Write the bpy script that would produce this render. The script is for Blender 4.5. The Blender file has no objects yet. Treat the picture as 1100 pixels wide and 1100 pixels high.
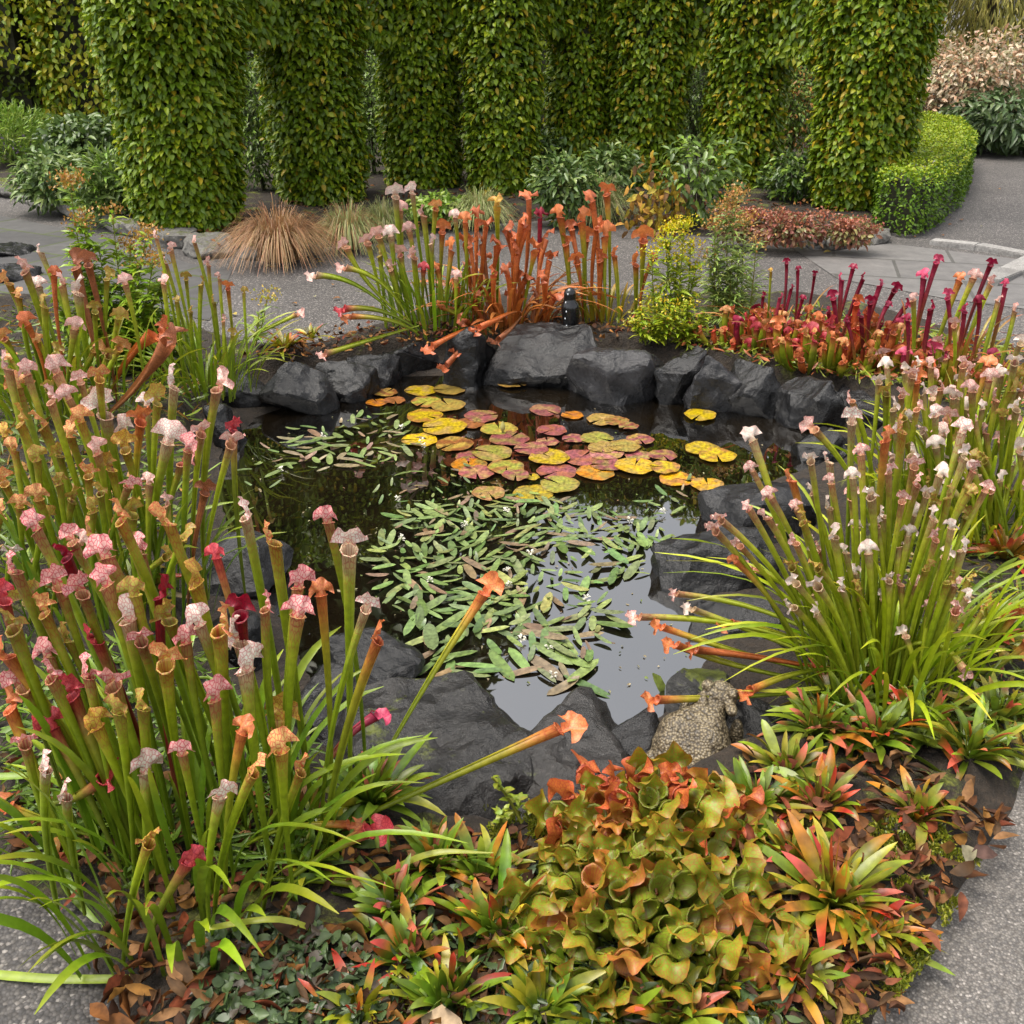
import bpy, bmesh, math, random
import numpy as np
from mathutils import Vector, Matrix, noise as mnoise

rnd = random.Random(7)
rng = np.random.default_rng(11)
PI = math.pi
scene = bpy.context.scene
COL = scene.collection

# ------------------------------------------------------------------ camera
CAM_Z, PITCH, F = 1.6, math.radians(26.2), 1103.0
cam = bpy.data.cameras.new("camera")
cam.sensor_fit = 'HORIZONTAL'
cam.angle = 2 * math.atan(550 / F)
cam.clip_start, cam.clip_end = 0.05, 1000
cam_ob = bpy.data.objects.new("camera", cam)
COL.objects.link(cam_ob)
cam_ob.location = (0, 0, CAM_Z)
cam_ob.rotation_euler = (PI / 2 - PITCH, 0, 0)
scene.camera = cam_ob

# ------------------------------------------------------------------ sky, sun, exposure
SUN_EL, SUN_ROT = math.radians(72), math.radians(262)
world = bpy.data.worlds.new("World")
scene.world = world
world.use_nodes = True
wn, wl = world.node_tree.nodes, world.node_tree.links
wn.clear()
wout = wn.new("ShaderNodeOutputWorld")
wbg = wn.new("ShaderNodeBackground")
sky = wn.new("ShaderNodeTexSky")
sky.sky_type = 'NISHITA'
sky.sun_disc = False
sky.sun_elevation, sky.sun_rotation = SUN_EL, SUN_ROT
sky.air_density, sky.dust_density = 1.0, 4.0
hs = wn.new("ShaderNodeHueSaturation")          # overcast: most of the blue is gone
hs.inputs['Saturation'].default_value = 0.2
wbg.inputs['Strength'].default_value = 0.15
wl.new(sky.outputs[0], hs.inputs['Color'])
wl.new(hs.outputs[0], wbg.inputs['Color'])
wl.new(wbg.outputs[0], wout.inputs['Surface'])
sun = bpy.data.lights.new("sun", 'SUN')
sun.energy, sun.angle, sun.color = 1.3, math.radians(35), (1.0, 0.90, 0.74)
sun_ob = bpy.data.objects.new("sun", sun)
COL.objects.link(sun_ob)
sun_ob.rotation_euler = (PI / 2 - SUN_EL, 0, PI - SUN_ROT)
scene.view_settings.view_transform = 'Standard'
scene.view_settings.look = 'None'
scene.view_settings.gamma = 1.0
scene.view_settings.exposure = 1.25

# ------------------------------------------------------------------ pixel -> place on the ground
SP, CP = math.sin(PITCH), math.cos(PITCH)
def ray(px, py):
    u, v = (px - 550) / F, (550 - py) / F
    return np.array([u, CP + v * SP, -SP + v * CP])
def G(px, py, z=0.0):
    d = ray(px, py); t = (z - CAM_Z) / d[2]
    return np.array([d[0] * t, d[1] * t, z])
def RY(px, py, Y):
    d = ray(px, py); t = Y / d[1]
    return np.array([d[0] * t, Y, CAM_Z + d[2] * t])
def mpp(p):                                      # metres per photo pixel at a point
    return (p[1] * CP - (p[2] - CAM_Z) * SP) / F
WATER = -0.09
BEDZ = 0.04

# ------------------------------------------------------------------ object helpers
def tag(o, label=None, cat=None, group=None, kind=None):
    if label: o['label'] = label
    if cat: o['category'] = cat
    if group: o['group'] = group
    if kind: o['kind'] = kind
    return o
def thing(name, label, cat, loc, group=None):
    o = bpy.data.objects.new(name, None)
    COL.objects.link(o)
    o.location = tuple(loc)
    o.empty_display_size = 0.1
    return tag(o, label, cat, group)

def vivid(C, mat):
    if mat.name in ('bark', 'dead_leaf'): return np.clip(C, 0, 1)
    m = C.max(1, keepdims=True) + 1e-6
    C = C / m * m ** .76
    l = C.mean(1, keepdims=True)
    return np.clip(l + (C - l) * 1.08, .003, .9)
class MB:
    """collects vertices, quads and triangles with pigment, vein pigment and a surface coordinate"""
    def __init__(s):
        s.V, s.Q, s.T, s.C, s.W, s.U, s.n = [], [], [], [], [], [], 0
    def add(s, V, Q=None, T=None, C=(.5, .5, .5), W=(0, 0, 0, 0), U=None):
        V = np.asarray(V, float); k = len(V)
        s.V.append(V)
        if Q is not None and len(Q): s.Q.append(np.asarray(Q, int) + s.n)
        if T is not None and len(T): s.T.append(np.asarray(T, int) + s.n)
        s.C.append(np.broadcast_to(np.asarray(C, float)[..., :3], (k, 3)))
        s.W.append(np.broadcast_to(np.asarray(W, float), (k, 4)))
        s.U.append(np.zeros((k, 2)) if U is None else np.asarray(U, float))
        s.n += k
        return s
    def build(s, name, mat, parent=None, loc=None, smooth=True):
        V = np.concatenate(s.V)
        if loc is None: loc = (0, 0, 0)
        V = V - np.asarray(loc, float)
        Q = np.concatenate(s.Q) if s.Q else np.zeros((0, 4), int)
        T = np.concatenate(s.T) if s.T else np.zeros((0, 3), int)
        me = bpy.data.meshes.new(name)
        me.vertices.add(len(V)); me.vertices.foreach_set('co', V.ravel().astype(np.float32))
        li = np.concatenate([Q.ravel(), T.ravel()]).astype(np.int32)
        me.loops.add(len(li)); me.loops.foreach_set('vertex_index', li)
        st = np.concatenate([np.arange(len(Q)) * 4, len(Q) * 4 + np.arange(len(T)) * 3]).astype(np.int32)
        me.polygons.add(len(st)); me.polygons.foreach_set('loop_start', st)
        me.polygons.foreach_set('use_smooth', np.full(len(st), smooth))
        me.update(calc_edges=True)
        C = np.ones((len(V), 4), np.float32); C[:, :3] = vivid(np.concatenate(s.C), mat)
        me.color_attributes.new('Col', 'FLOAT_COLOR', 'POINT').data.foreach_set('color', C.ravel())
        W = np.concatenate(s.W).astype(np.float32)
        if W.any():
            W[:, :3] *= 1.15
            me.color_attributes.new('Vein', 'FLOAT_COLOR', 'POINT').data.foreach_set('color', W.ravel())
        U = np.concatenate(s.U).astype(np.float32)
        if U.any():
            me.uv_layers.new(name='UVMap').data.foreach_set('uv', U[li].ravel())
        me.materials.append(mat)
        return link_mesh(name, me, parent, loc)

def link_mesh(name, me, parent=None, loc=(0, 0, 0)):
    o = bpy.data.objects.new(name, me)
    COL.objects.link(o)
    if parent is not None:
        o.parent = parent
        base = world_loc(parent)
        o.location = tuple(np.asarray(loc, float) - base)
    else:
        o.location = tuple(loc)
    return o
def world_loc(o):
    p = np.array(o.location)
    while o.parent is not None:
        o = o.parent
        p = p + np.array(o.location)
    return p

def unit(v):
    v = np.asarray(v, float)
    return v / (np.linalg.norm(v, axis=-1, keepdims=True) + 1e-9)
def lerp_stops(u, stops):
    xs = [s[0] for s in stops]; cs = np.array([s[1] for s in stops], float)
    return np.stack([np.interp(u, xs, cs[:, k]) for k in range(cs.shape[1])], -1)
def bez(p0, p1, p2, n):
    t = np.linspace(0, 1, n)[:, None]
    return (1 - t) ** 2 * np.asarray(p0) + 2 * t * (1 - t) * np.asarray(p1) + t ** 2 * np.asarray(p2)
def catmull(P, n):
    P = np.asarray(P, float)
    Pe = np.vstack([2 * P[0] - P[1], P, 2 * P[-1] - P[-2]])
    out = []
    ts = np.linspace(0, len(P) - 1 - 1e-6, n)
    for t in ts:
        i = int(t); f = t - i
        a, b, c, d = Pe[i], Pe[i + 1], Pe[i + 2], Pe[i + 3]
        out.append(0.5 * (2 * b + (c - a) * f + (2 * a - 5 * b + 4 * c - d) * f * f + (3 * b - a - 3 * c + d) * f ** 3))
    return np.array(out)
def jit(c, a=.15):
    return np.clip(np.array(c) * (1 + rng.uniform(-a, a)) * (1 + rng.uniform(-a * .5, a * .5, 3)), 0, 1)

def tube(mb, P, r, sides, C, W=(0, 0, 0, 0), cap=True):
    P = np.asarray(P, float); n = len(P)
    r = np.broadcast_to(np.asarray(r, float), (n,))
    t = unit(np.gradient(P, axis=0))
    ref = np.array([0.31, 0.95, 0.05]) if abs(t[0][2]) > .8 else np.array([0, 0, 1.])
    s = unit(np.cross(t, ref)); f = np.cross(s, t)
    a = np.arange(sides) / sides * 2 * PI
    V = P[:, None] + r[:, None, None] * (np.cos(a)[None, :, None] * f[:, None] + np.sin(a)[None, :, None] * s[:, None])
    i = np.arange(n - 1)[:, None] * sides; j = np.arange(sides)[None]; j2 = (j + 1) % sides
    Q = np.stack([i + j, i + j2, i + sides + j2, i + sides + j], -1).reshape(-1, 4)
    C = np.asarray(C, float)
    if C.ndim == 2: C = np.repeat(C, sides, 0)
    V = V.reshape(-1, 3)
    T = None
    if cap:
        V = np.vstack([V, P[-1] + t[-1] * r[-1] * .3]); k = n * sides
        T = [[k - sides + q, k - sides + (q + 1) % sides, k] for q in range(sides)]
        if C.ndim == 2: C = np.vstack([C, C[-1:]])
    mb.add(V, Q, T, C, W)

def leaf_scatter(mb, P, N, D, L, Wd, C, fold=.25, curl=.15):
    """many small leaves: point, facing, tip direction, length, width, pigment"""
    n = len(P)
    D = unit(D); N = unit(N - (N * D).sum(1, keepdims=True) * D); S = np.cross(D, N)
    L = np.broadcast_to(L, (n,))[:, None]; Wd = np.broadcast_to(Wd, (n,))[:, None]
    V = np.empty((n, 7, 3))
    V[:, 0] = P
    V[:, 1] = P + D * L * .5 + N * L * .03
    V[:, 2] = P + D * L - N * L * curl
    V[:, 3] = P + D * L * .28 + S * Wd * .46 + N * Wd * fold
    V[:, 4] = P + D * L * .66 + S * Wd * .40 + N * Wd * (fold - .1)
    V[:, 5] = P + D * L * .28 - S * Wd * .46 + N * Wd * fold
    V[:, 6] = P + D * L * .66 - S * Wd * .40 + N * Wd * (fold - .1)
    b = np.arange(n)[:, None] * 7
    Q = np.concatenate([b + np.array([[0, 1, 4, 3]]), b + np.array([[0, 5, 6, 1]])])
    T = np.concatenate([b + np.array([[1, 2, 4]]), b + np.array([[1, 6, 2]])])
    C = np.asarray(C, float)
    Cv = np.repeat(C[:, None], 7, 1).copy()
    Cv[:, :2] *= 1.12
    mb.add(V.reshape(-1, 3), Q, T, Cv.reshape(-1, 3))

def curl_scatter(mb, P, N, D, L, Wd, C, bend=1.2):
    """dry leaves as small curved sheets: five stations, three across"""
    n = len(P); D = unit(D); N = unit(N - (N * D).sum(1, keepdims=True) * D); S = np.cross(D, N)
    L = np.broadcast_to(L, (n,)); Wd = np.broadcast_to(Wd, (n,))
    k1 = rng.normal(0, bend, n); k2 = rng.normal(.5, .6, n); tw = rng.normal(0, .5, n)
    V = np.empty((n, 6, 3, 3)); pos = P.copy(); prof = [.12, .7, 1, .95, .6, .03]
    for i in range(6):
        a = k1 * (i / 5 - .3); d = D * np.cos(a)[:, None] + N * np.sin(a)[:, None]; nn = N * np.cos(a)[:, None] - D * np.sin(a)[:, None]
        t = tw * i / 5; sd = S * np.cos(t)[:, None] + nn * np.sin(t)[:, None]; n2 = nn * np.cos(t)[:, None] - S * np.sin(t)[:, None]
        w = Wd * prof[i] * .5 * rng.uniform(.85, 1.15, n)
        V[:, i, 1] = pos
        for j, sg in ((0, -1), (2, 1)): V[:, i, j] = pos + sd * (sg * w * np.cos(k2))[:, None] + n2 * (w * np.sin(k2) * rng.uniform(.6, 1.4, n))[:, None]
        pos = pos + d * (L / 5)[:, None]
    b = np.arange(n)[:, None] * 18
    Q = np.concatenate([b + np.array([[i * 3 + j, i * 3 + j + 1, i * 3 + j + 4, i * 3 + j + 3]]) for i in range(5) for j in range(2)])
    mb.add(V.reshape(-1, 3), Q, None, np.repeat(np.asarray(C, float), 18, 0))
def blade(mb, P, w, up, C, fold=.18, W=(0, 0, 0, 0)):
    P = np.asarray(P, float); n = len(P)
    t = unit(np.gradient(P, axis=0))
    s = unit(np.cross(t, np.broadcast_to(np.asarray(up, float), t.shape))); nn = np.cross(s, t)
    w = np.asarray(w)[:, None]
    V = np.stack([P + s * w * .5 + nn * w * fold, P, P - s * w * .5 + nn * w * fold], 1).reshape(-1, 3)
    i = np.arange(n - 1)[:, None] * 3
    Q = np.concatenate([i + np.array([[0, 1, 4, 3]]), i + np.array([[1, 2, 5, 4]])])
    mb.add(V, Q, None, np.repeat(np.asarray(C), 3, 0) if np.ndim(C) == 2 else C, W)

# ------------------------------------------------------------------ materials
def new_mat(name):
    m = bpy.data.materials.new(name); m.use_nodes = True
    nt = m.node_tree; nt.nodes.clear()
    out = nt.nodes.new("ShaderNodeOutputMaterial")
    b = nt.nodes.new("ShaderNodeBsdfPrincipled")
    nt.links.new(b.outputs[0], out.inputs[0])
    return m, nt.nodes, nt.links, b, out
def node(N, t, **k):
    n = N.new(t)
    for a, v in k.items():
        if a in n.inputs: n.inputs[a].default_value = v
        else: setattr(n, a, v)
    return n
def ramp(N, stops, interp='LINEAR'):
    r = N.new("ShaderNodeValToRGB"); r.color_ramp.interpolation = interp
    e = r.color_ramp.elements
    while len(e) < len(stops): e.new(0.5)
    for k, (p, c) in enumerate(stops):
        e[k].position = p
        e[k].color = (*c, 1) if len(c) == 3 else c
    return r
def mixc(N, L, fac, a, b, blend='MIX'):
    m = N.new("ShaderNodeMix"); m.data_type = 'RGBA'; m.blend_type = blend
    for sock, v in ((m.inputs[0], fac), (m.inputs[6], a), (m.inputs[7], b)):
        if isinstance(v, (int, float)): sock.default_value = v
        elif isinstance(v, tuple): sock.default_value = (*v, 1)
        else: L.new(v, sock)
    return m.outputs[2]
def math_n(N, L, op, a, b=None, c=None):
    m = N.new("ShaderNodeMath"); m.operation = op
    for k, v in enumerate((a, b, c)):
        if v is None: continue
        if isinstance(v, (int, float)): m.inputs[k].default_value = v
        else: L.new(v, m.inputs[k])
    return m.outputs[0]
def bump(N, L, h, strength, dist, bsdf):
    b = N.new("ShaderNodeBump"); b.inputs['Strength'].default_value = strength; b.inputs['Distance'].default_value = dist
    L.new(h, b.inputs['Height']); L.new(b.outputs[0], bsdf.inputs['Normal'])

def plant_mat(name, rough=.42, trans=.22, veins=True, mottle=.35, scale=60, vary=.16, spec=.5):
    m, N, L, b, out = new_mat(name)
    at = node(N, "ShaderNodeAttribute", attribute_name='Col')
    c = at.outputs['Color']
    tc = N.new("ShaderNodeTexCoord")
    if veins:
        va = node(N, "ShaderNodeAttribute", attribute_name='Vein')
        mp = N.new("ShaderNodeTexNoise"); mp.inputs['Scale'].default_value = 1.3
        L.new(tc.outputs['UV'], mp.inputs['Vector'])
        ad = N.new("ShaderNodeVectorMath"); ad.operation = 'MULTIPLY_ADD'
        L.new(mp.outputs['Color'], ad.inputs[0]); ad.inputs[1].default_value = (.55, .55, 0); L.new(tc.outputs['UV'], ad.inputs[2])
        vo = N.new("ShaderNodeTexVoronoi"); vo.feature = 'DISTANCE_TO_EDGE'; vo.voronoi_dimensions = '2D'
        vo.inputs['Scale'].default_value = 1.0
        L.new(ad.outputs[0], vo.inputs['Vector'])
        mr = N.new("ShaderNodeMapRange"); mr.inputs[1].default_value = .01; mr.inputs[2].default_value = .16
        mr.inputs[3].default_value = 1; mr.inputs[4].default_value = 0
        L.new(vo.outputs['Distance'], mr.inputs[0])
        f = math_n(N, L, 'MULTIPLY', mr.outputs[0], va.outputs['Alpha'])
        c = mixc(N, L, f, c, va.outputs['Color'])
    nz = node(N, "ShaderNodeTexNoise", Scale=scale, Detail=4.0)
    L.new(tc.outputs['Object'], nz.inputs['Vector'])
    r = ramp(N, [(.3, (1 - mottle,) * 3), (.7, (1 + 0,) * 3)])
    L.new(nz.outputs[0], r.inputs[0])
    c = mixc(N, L, 1.0, c, r.outputs[0], 'MULTIPLY')
    oi = N.new("ShaderNodeObjectInfo")
    hv = N.new("ShaderNodeHueSaturation")
    v = N.new("ShaderNodeMapRange"); v.inputs[3].default_value = 1 - vary; v.inputs[4].default_value = 1 + vary
    L.new(oi.outputs['Random'], v.inputs[0]); L.new(v.outputs[0], hv.inputs['Value']); L.new(c, hv.inputs['Color'])
    c = hv.outputs[0]
    L.new(c, b.inputs['Base Color'])
    b.inputs['Roughness'].default_value = rough
    b.inputs['Specular IOR Level'].default_value = spec
    bump(N, L, nz.outputs[0], .25, .004, b)
    if trans:
        tr = N.new("ShaderNodeBsdfTranslucent"); L.new(c, tr.inputs['Color'])
        mx = N.new("ShaderNodeMixShader"); mx.inputs[0].default_value = trans
        L.new(b.outputs[0], mx.inputs[1]); L.new(tr.outputs[0], mx.inputs[2]); L.new(mx.outputs[0], out.inputs[0])
    return m
M_PITCH = plant_mat("pitcher_skin", .46, .24)
M_LEAF = plant_mat("leaf_skin", .38, .25, False, .3, 45)
M_CROWN = plant_mat("crown_leaf", .42, .28, False, .2, 25, 0.05, .35)
M_ROSE = plant_mat("rosette_leaf", .36, .2, False, .55, 32, .22)
M_DEAD = plant_mat("dead_leaf", .65, .15, False, .6, 55, .16, .2)
M_GRASS = plant_mat("grass_blade", .5, .3, False, .2, 30)
M_BARK = plant_mat("bark", .85, 0, False, .6, 40)
M_PAD = plant_mat("lily_pad_skin", .3, 0, True, .72, 75, .14)

def aggregate(name, cols, scale, rough=.75, dark=.0, wet=0.0):
    m, N, L, b, out = new_mat(name)
    geo = N.new("ShaderNodeNewGeometry")
    vo = node(N, "ShaderNodeTexVoronoi", Scale=scale); vo.feature = 'F1'
    L.new(geo.outputs['Position'], vo.inputs['Vector'])
    sp = N.new("ShaderNodeSeparateColor"); L.new(vo.outputs['Color'], sp.inputs[0])
    r = ramp(N, cols, 'CONSTANT'); L.new(sp.outputs[0], r.inputs[0])
    ed = ramp(N, [(.2, (1.05, 1.05, 1.05)), (.8, (.5, .49, .48))]); L.new(vo.outputs['Distance'], ed.inputs[0])
    c = mixc(N, L, 1.0, r.outputs[0], ed.outputs[0], 'MULTIPLY')
    nz = node(N, "ShaderNodeTexNoise", Scale=1.1, Detail=6.0); L.new(geo.outputs['Position'], nz.inputs['Vector'])
    r2 = ramp(N, [(.3, (.68, .67, .66)), (.7, (1.12, 1.1, 1.1))]); L.new(nz.outputs[0], r2.inputs[0])
    c = mixc(N, L, 1.0, c, r2.outputs[0], 'MULTIPLY')
    L.new(c, b.inputs['Base Color'])
    b.inputs['Roughness'].default_value = rough
    h = math_n(N, L, 'SUBTRACT', 1.0, vo.outputs['Distance'])
    bump(N, L, h, .5, .5 / scale, b)
    return m
M_PATH = aggregate("aggregate_path", [(0, (.07, .066, .066)), (.3, (.105, .098, .095)), (.55, (.14, .13, .122)), (.75, (.085, .078, .074)), (.88, (.24, .22, .205)), (.96, (.36, .335, .31))], 140)
M_CONC = aggregate("near_concrete", [(0, (.13, .122, .116)), (.3, (.175, .163, .15)), (.55, (.22, .203, .186)), (.75, (.15, .136, .124)), (.88, (.25, .232, .21)), (.96, (.36, .335, .31))], 210)

def soil_mat():
    m, N, L, b, out = new_mat("bed_soil")
    geo = N.new("ShaderNodeNewGeometry")
    nz = node(N, "ShaderNodeTexNoise", Scale=26.0, Detail=8.0, Roughness=.7); L.new(geo.outputs['Position'], nz.inputs['Vector'])
    r = ramp(N, [(.25, (.008, .006, .005)), (.5, (.024, .017, .011)), (.75, (.055, .037, .024))]); L.new(nz.outputs[0], r.inputs[0])
    n2 = node(N, "ShaderNodeTexNoise", Scale=4.2, Detail=7.0, Roughness=.75); L.new(geo.outputs['Position'], n2.inputs['Vector'])
    sx = N.new("ShaderNodeSeparateXYZ"); L.new(geo.outputs['Position'], sx.inputs[0])
    up = N.new("ShaderNodeMapRange"); up.inputs[1].default_value = -.05; up.inputs[2].default_value = .02
    L.new(sx.outputs[2], up.inputs[0])
    k = ramp(N, [(.54, (0, 0, 0)), (.64, (1, 1, 1))]); L.new(n2.outputs[0], k.inputs[0])
    f = math_n(N, L, 'MULTIPLY', k.outputs[0], up.outputs[0])
    n3 = node(N, "ShaderNodeTexNoise", Scale=90.0, Detail=4.0); L.new(geo.outputs['Position'], n3.inputs['Vector'])
    ms = ramp(N, [(.3, (.04, .05, .008)), (.6, (.15, .17, .02)), (.8, (.26, .26, .05))]); L.new(n3.outputs[0], ms.inputs[0])
    c = mixc(N, L, f, r.outputs[0], ms.outputs[0])
    L.new(c, b.inputs['Base Color']); b.inputs['Roughness'].default_value = .9
    h = math_n(N, L, 'ADD', nz.outputs[0], n3.outputs[0])
    bump(N, L, h, .8, .02, b)
    return m
M_SOIL = soil_mat()

def rock_mat(name, c0, c1, rough0, rough1, moss=0.0):
    m, N, L, b, out = new_mat(name)
    tc = N.new("ShaderNodeTexCoord"); geo = N.new("ShaderNodeNewGeometry")
    P = geo.outputs['Position']
    n1 = node(N, "ShaderNodeTexNoise", Scale=7.0, Detail=10.0, Roughness=.65); L.new(P, n1.inputs['Vector'])
    n2 = node(N, "ShaderNodeTexNoise", Scale=60.0, Detail=6.0, Roughness=.7); L.new(P, n2.inputs['Vector'])
    r = ramp(N, [(.3, c0), (.7, c1)]); L.new(n1.outputs[0], r.inputs[0])
    sp = ramp(N, [(.35, (.6, .6, .6)), (.62, (1, 1, 1)), (.72, (1.7, 1.65, 1.6))]); L.new(n2.outputs[0], sp.inputs[0])
    c = mixc(N, L, 1.0, r.outputs[0], sp.outputs[0], 'MULTIPLY')
    oi = N.new("ShaderNodeObjectInfo"); hv = N.new("ShaderNodeHueSaturation")
    v = N.new("ShaderNodeMapRange"); v.inputs[3].default_value = .75; v.inputs[4].default_value = 1.3
    L.new(oi.outputs['Random'], v.inputs[0]); L.new(v.outputs[0], hv.inputs['Value']); L.new(c, hv.inputs['Color'])
    c = hv.outputs[0]
    if moss:
        n3 = node(N, "ShaderNodeTexNoise", Scale=5.0, Detail=8.0, Roughness=.75); L.new(P, n3.inputs['Vector'])
        sz = N.new("ShaderNodeSeparateXYZ"); L.new(geo.outputs['Normal'], sz.inputs[0])
        u = N.new("ShaderNodeMapRange"); u.inputs[1].default_value = .2; u.inputs[2].default_value = .9; L.new(sz.outputs[2], u.inputs[0])
        f = math_n(N, L, 'MULTIPLY', n3.outputs[0], u.outputs[0])
        k = ramp(N, [(.62 - moss * .3, (0, 0, 0)), (.70 - moss * .3, (1, 1, 1))]); L.new(f, k.inputs[0])
        mc = ramp(N, [(.3, (.03, .04, .006)), (.7, (.13, .15, .02))]); L.new(n2.outputs[0], mc.inputs[0])
        c = mixc(N, L, k.outputs[0], c, mc.outputs[0])
    L.new(c, b.inputs['Base Color'])
    rr = N.new("ShaderNodeMapRange"); rr.inputs[1].default_value = .35; rr.inputs[2].default_value = .65
    rr.inputs[3].default_value = rough0; rr.inputs[4].default_value = rough1
    L.new(n1.outputs[0], rr.inputs[0]); L.new(rr.outputs[0], b.inputs['Roughness']); b.inputs['Specular IOR Level'].default_value = .38
    n4 = node(N, "ShaderNodeTexNoise", Scale=22.0, Detail=9.0, Roughness=.6); L.new(P, n4.inputs['Vector'])
    n4.noise_type = 'RIDGED_MULTIFRACTAL'
    h = math_n(N, L, 'MULTIPLY_ADD', n4.outputs[0], .9, n2.outputs[0])
    bump(N, L, h, .62, .011, b)
    return m
M_ROCK = rock_mat("wet_basalt", (.0035, .0035, .004), (.018, .0175, .018), .1, .3)
M_ROCKDRY = rock_mat("grey_basalt", (.008, .008, .009), (.034, .033, .035), .14, .36)
M_ROCKMOSS = rock_mat("mossy_basalt", (.02, .02, .02), (.06, .058, .055), .35, .6, .75)
M_SLATE = rock_mat("flat_slab_stone", (.010, .009, .0085), (.036, .033, .031), .14, .40, .12)
M_EDGE = rock_mat("edging_stone", (.11, .105, .095), (.24, .225, .2), .6, .85, .45)
M_KERB = rock_mat("pale_kerb", (.2, .19, .18), (.31, .3, .285), .7, .9)

def slab_mat(name, cols, su, sv, rot, joint):
    m, N, L, b, out = new_mat(name)
    geo = N.new("ShaderNodeNewGeometry")
    mp = N.new("ShaderNodeMapping"); mp.inputs['Rotation'].default_value = (0, 0, rot); L.new(geo.outputs['Position'], mp.inputs[0])
    br = N.new("ShaderNodeTexBrick")
    br.inputs['Color1'].default_value = (*cols[0], 1); br.inputs['Color2'].default_value = (*cols[1], 1); br.inputs['Mortar'].default_value = (*joint, 1)
    br.inputs['Scale'].default_value = 1.0; br.inputs['Mortar Size'].default_value = .012
    br.inputs['Brick Width'].default_value = su; br.inputs['Row Height'].default_value = sv
    L.new(mp.outputs[0], br.inputs['Vector'])
    nz = node(N, "ShaderNodeTexNoise", Scale=9.0, Detail=9.0, Roughness=.7); L.new(geo.outputs['Position'], nz.inputs['Vector'])
    r = ramp(N, [(.3, (.65, .65, .65)), (.7, (1.15, 1.15, 1.12))]); L.new(nz.outputs[0], r.inputs[0])
    c = mixc(N, L, 1.0, br.outputs[0], r.outputs[0], 'MULTIPLY')
    L.new(c, b.inputs['Base Color']); b.inputs['Roughness'].default_value = .6
    h = math_n(N, L, 'MULTIPLY_ADD', br.outputs['Fac'], -1.0, nz.outputs[0])
    bump(N, L, h, .4, .01, b)
    return m
M_SLAB = slab_mat("slate_slabs", ((.06, .058, .06), (.088, .085, .085)), .75, .45, .5, (.06, .08, .02))
M_PAVE = slab_mat("paving_slabs", ((.115, .108, .106), (.15, .142, .138)), .8, .55, .25, (.07, .066, .06))

def water_mat(cx, cy):
    m, N, L, b, out = new_mat("pond_water")
    geo = N.new("ShaderNodeNewGeometry")
    nz = node(N, "ShaderNodeTexNoise", Scale=3.0, Detail=6.0); L.new(geo.outputs['Position'], nz.inputs['Vector'])
    r = ramp(N, [(.35, (.002, .0018, .0015)), (.7, (.009, .006, .003))]); L.new(nz.outputs[0], r.inputs[0])
    L.new(r.outputs[0], b.inputs['Base Color'])
    b.inputs['Roughness'].default_value = .015
    b.inputs['IOR'].default_value = 3.2
    sub = N.new("ShaderNodeVectorMath"); sub.operation = 'SUBTRACT'; sub.inputs[1].default_value = (cx, cy, WATER)
    L.new(geo.outputs['Position'], sub.inputs[0])
    ln = N.new("ShaderNodeVectorMath"); ln.operation = 'LENGTH'; L.new(sub.outputs[0], ln.inputs[0])
    d = ln.outputs['Value']
    s = math_n(N, L, 'SINE', math_n(N, L, 'MULTIPLY', d, 190.0))
    fall = N.new("ShaderNodeMapRange"); fall.inputs[1].default_value = .03; fall.inputs[2].default_value = .32
    fall.inputs[3].default_value = 1; fall.inputs[4].default_value = 0; L.new(d, fall.inputs[0])
    f2 = math_n(N, L, 'POWER', fall.outputs[0], 2.0)
    w = math_n(N, L, 'MULTIPLY', s, f2)
    n2 = node(N, "ShaderNodeTexNoise", Scale=5.0, Detail=2.0); L.new(geo.outputs['Position'], n2.inputs['Vector'])
    h = math_n(N, L, 'MULTIPLY_ADD', n2.outputs[0], .45, w)
    bump(N, L, h, .5, .0024, b)
    return m

def plain(name, c, rough, spec=.5, metal=0):
    m, N, L, b, out = new_mat(name)
    geo = N.new("ShaderNodeTexCoord")
    nz = node(N, "ShaderNodeTexNoise", Scale=40.0, Detail=5.0); L.new(geo.outputs['Object'], nz.inputs['Vector'])
    r = ramp(N, [(.3, tuple(x * .7 for x in c)), (.7, tuple(min(1, x * 1.15) for x in c))]); L.new(nz.outputs[0], r.inputs[0])
    L.new(r.outputs[0], b.inputs['Base Color'])
    b.inputs['Roughness'].default_value = rough; b.inputs['Specular IOR Level'].default_value = spec; b.inputs['Metallic'].default_value = metal
    return m
M_BLACK = plain("black_bronze", (.006, .006, .007), .22, .6)
M_SILVER = plain("pale_collar", (.3, .3, .32), .4)
M_DROP = plain("water_bead", (.8, .82, .85), .05, .8)

# ------------------------------------------------------------------ ground, bed, pond
def P2(pts, z=0.0): return np.array([G(x, y, z)[:2] for x, y in pts])
POND = P2([(232, 525), (240, 480), (275, 448), (330, 428), (380, 414), (430, 404), (480, 403), (540, 398), (600, 400), (650, 414), (705, 424), (760, 430), (810, 440), (860, 452),
           (900, 472), (880, 500), (820, 520), (775, 548), (752, 590), (735, 610), (760, 640), (775, 680), (752, 722), (712, 770), (668, 786), (615, 792), (560, 796), (480, 796), (420, 784),
            (345, 760), (300, 660), (252, 590)], WATER)
SHORE = P2([(205, 530), (200, 440), (270, 405), (340, 392), (430, 378), (500, 372), (600, 372), (700, 388), (800, 402), (900, 420), (975, 448), (920, 490), (892, 560), (850, 640), (850, 700), (862, 790), (800, 812),
            (728, 848), (660, 868), (560, 900), (440, 900), (380, 870), (320, 800), (250, 730), (200, 680)], -.05)
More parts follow.
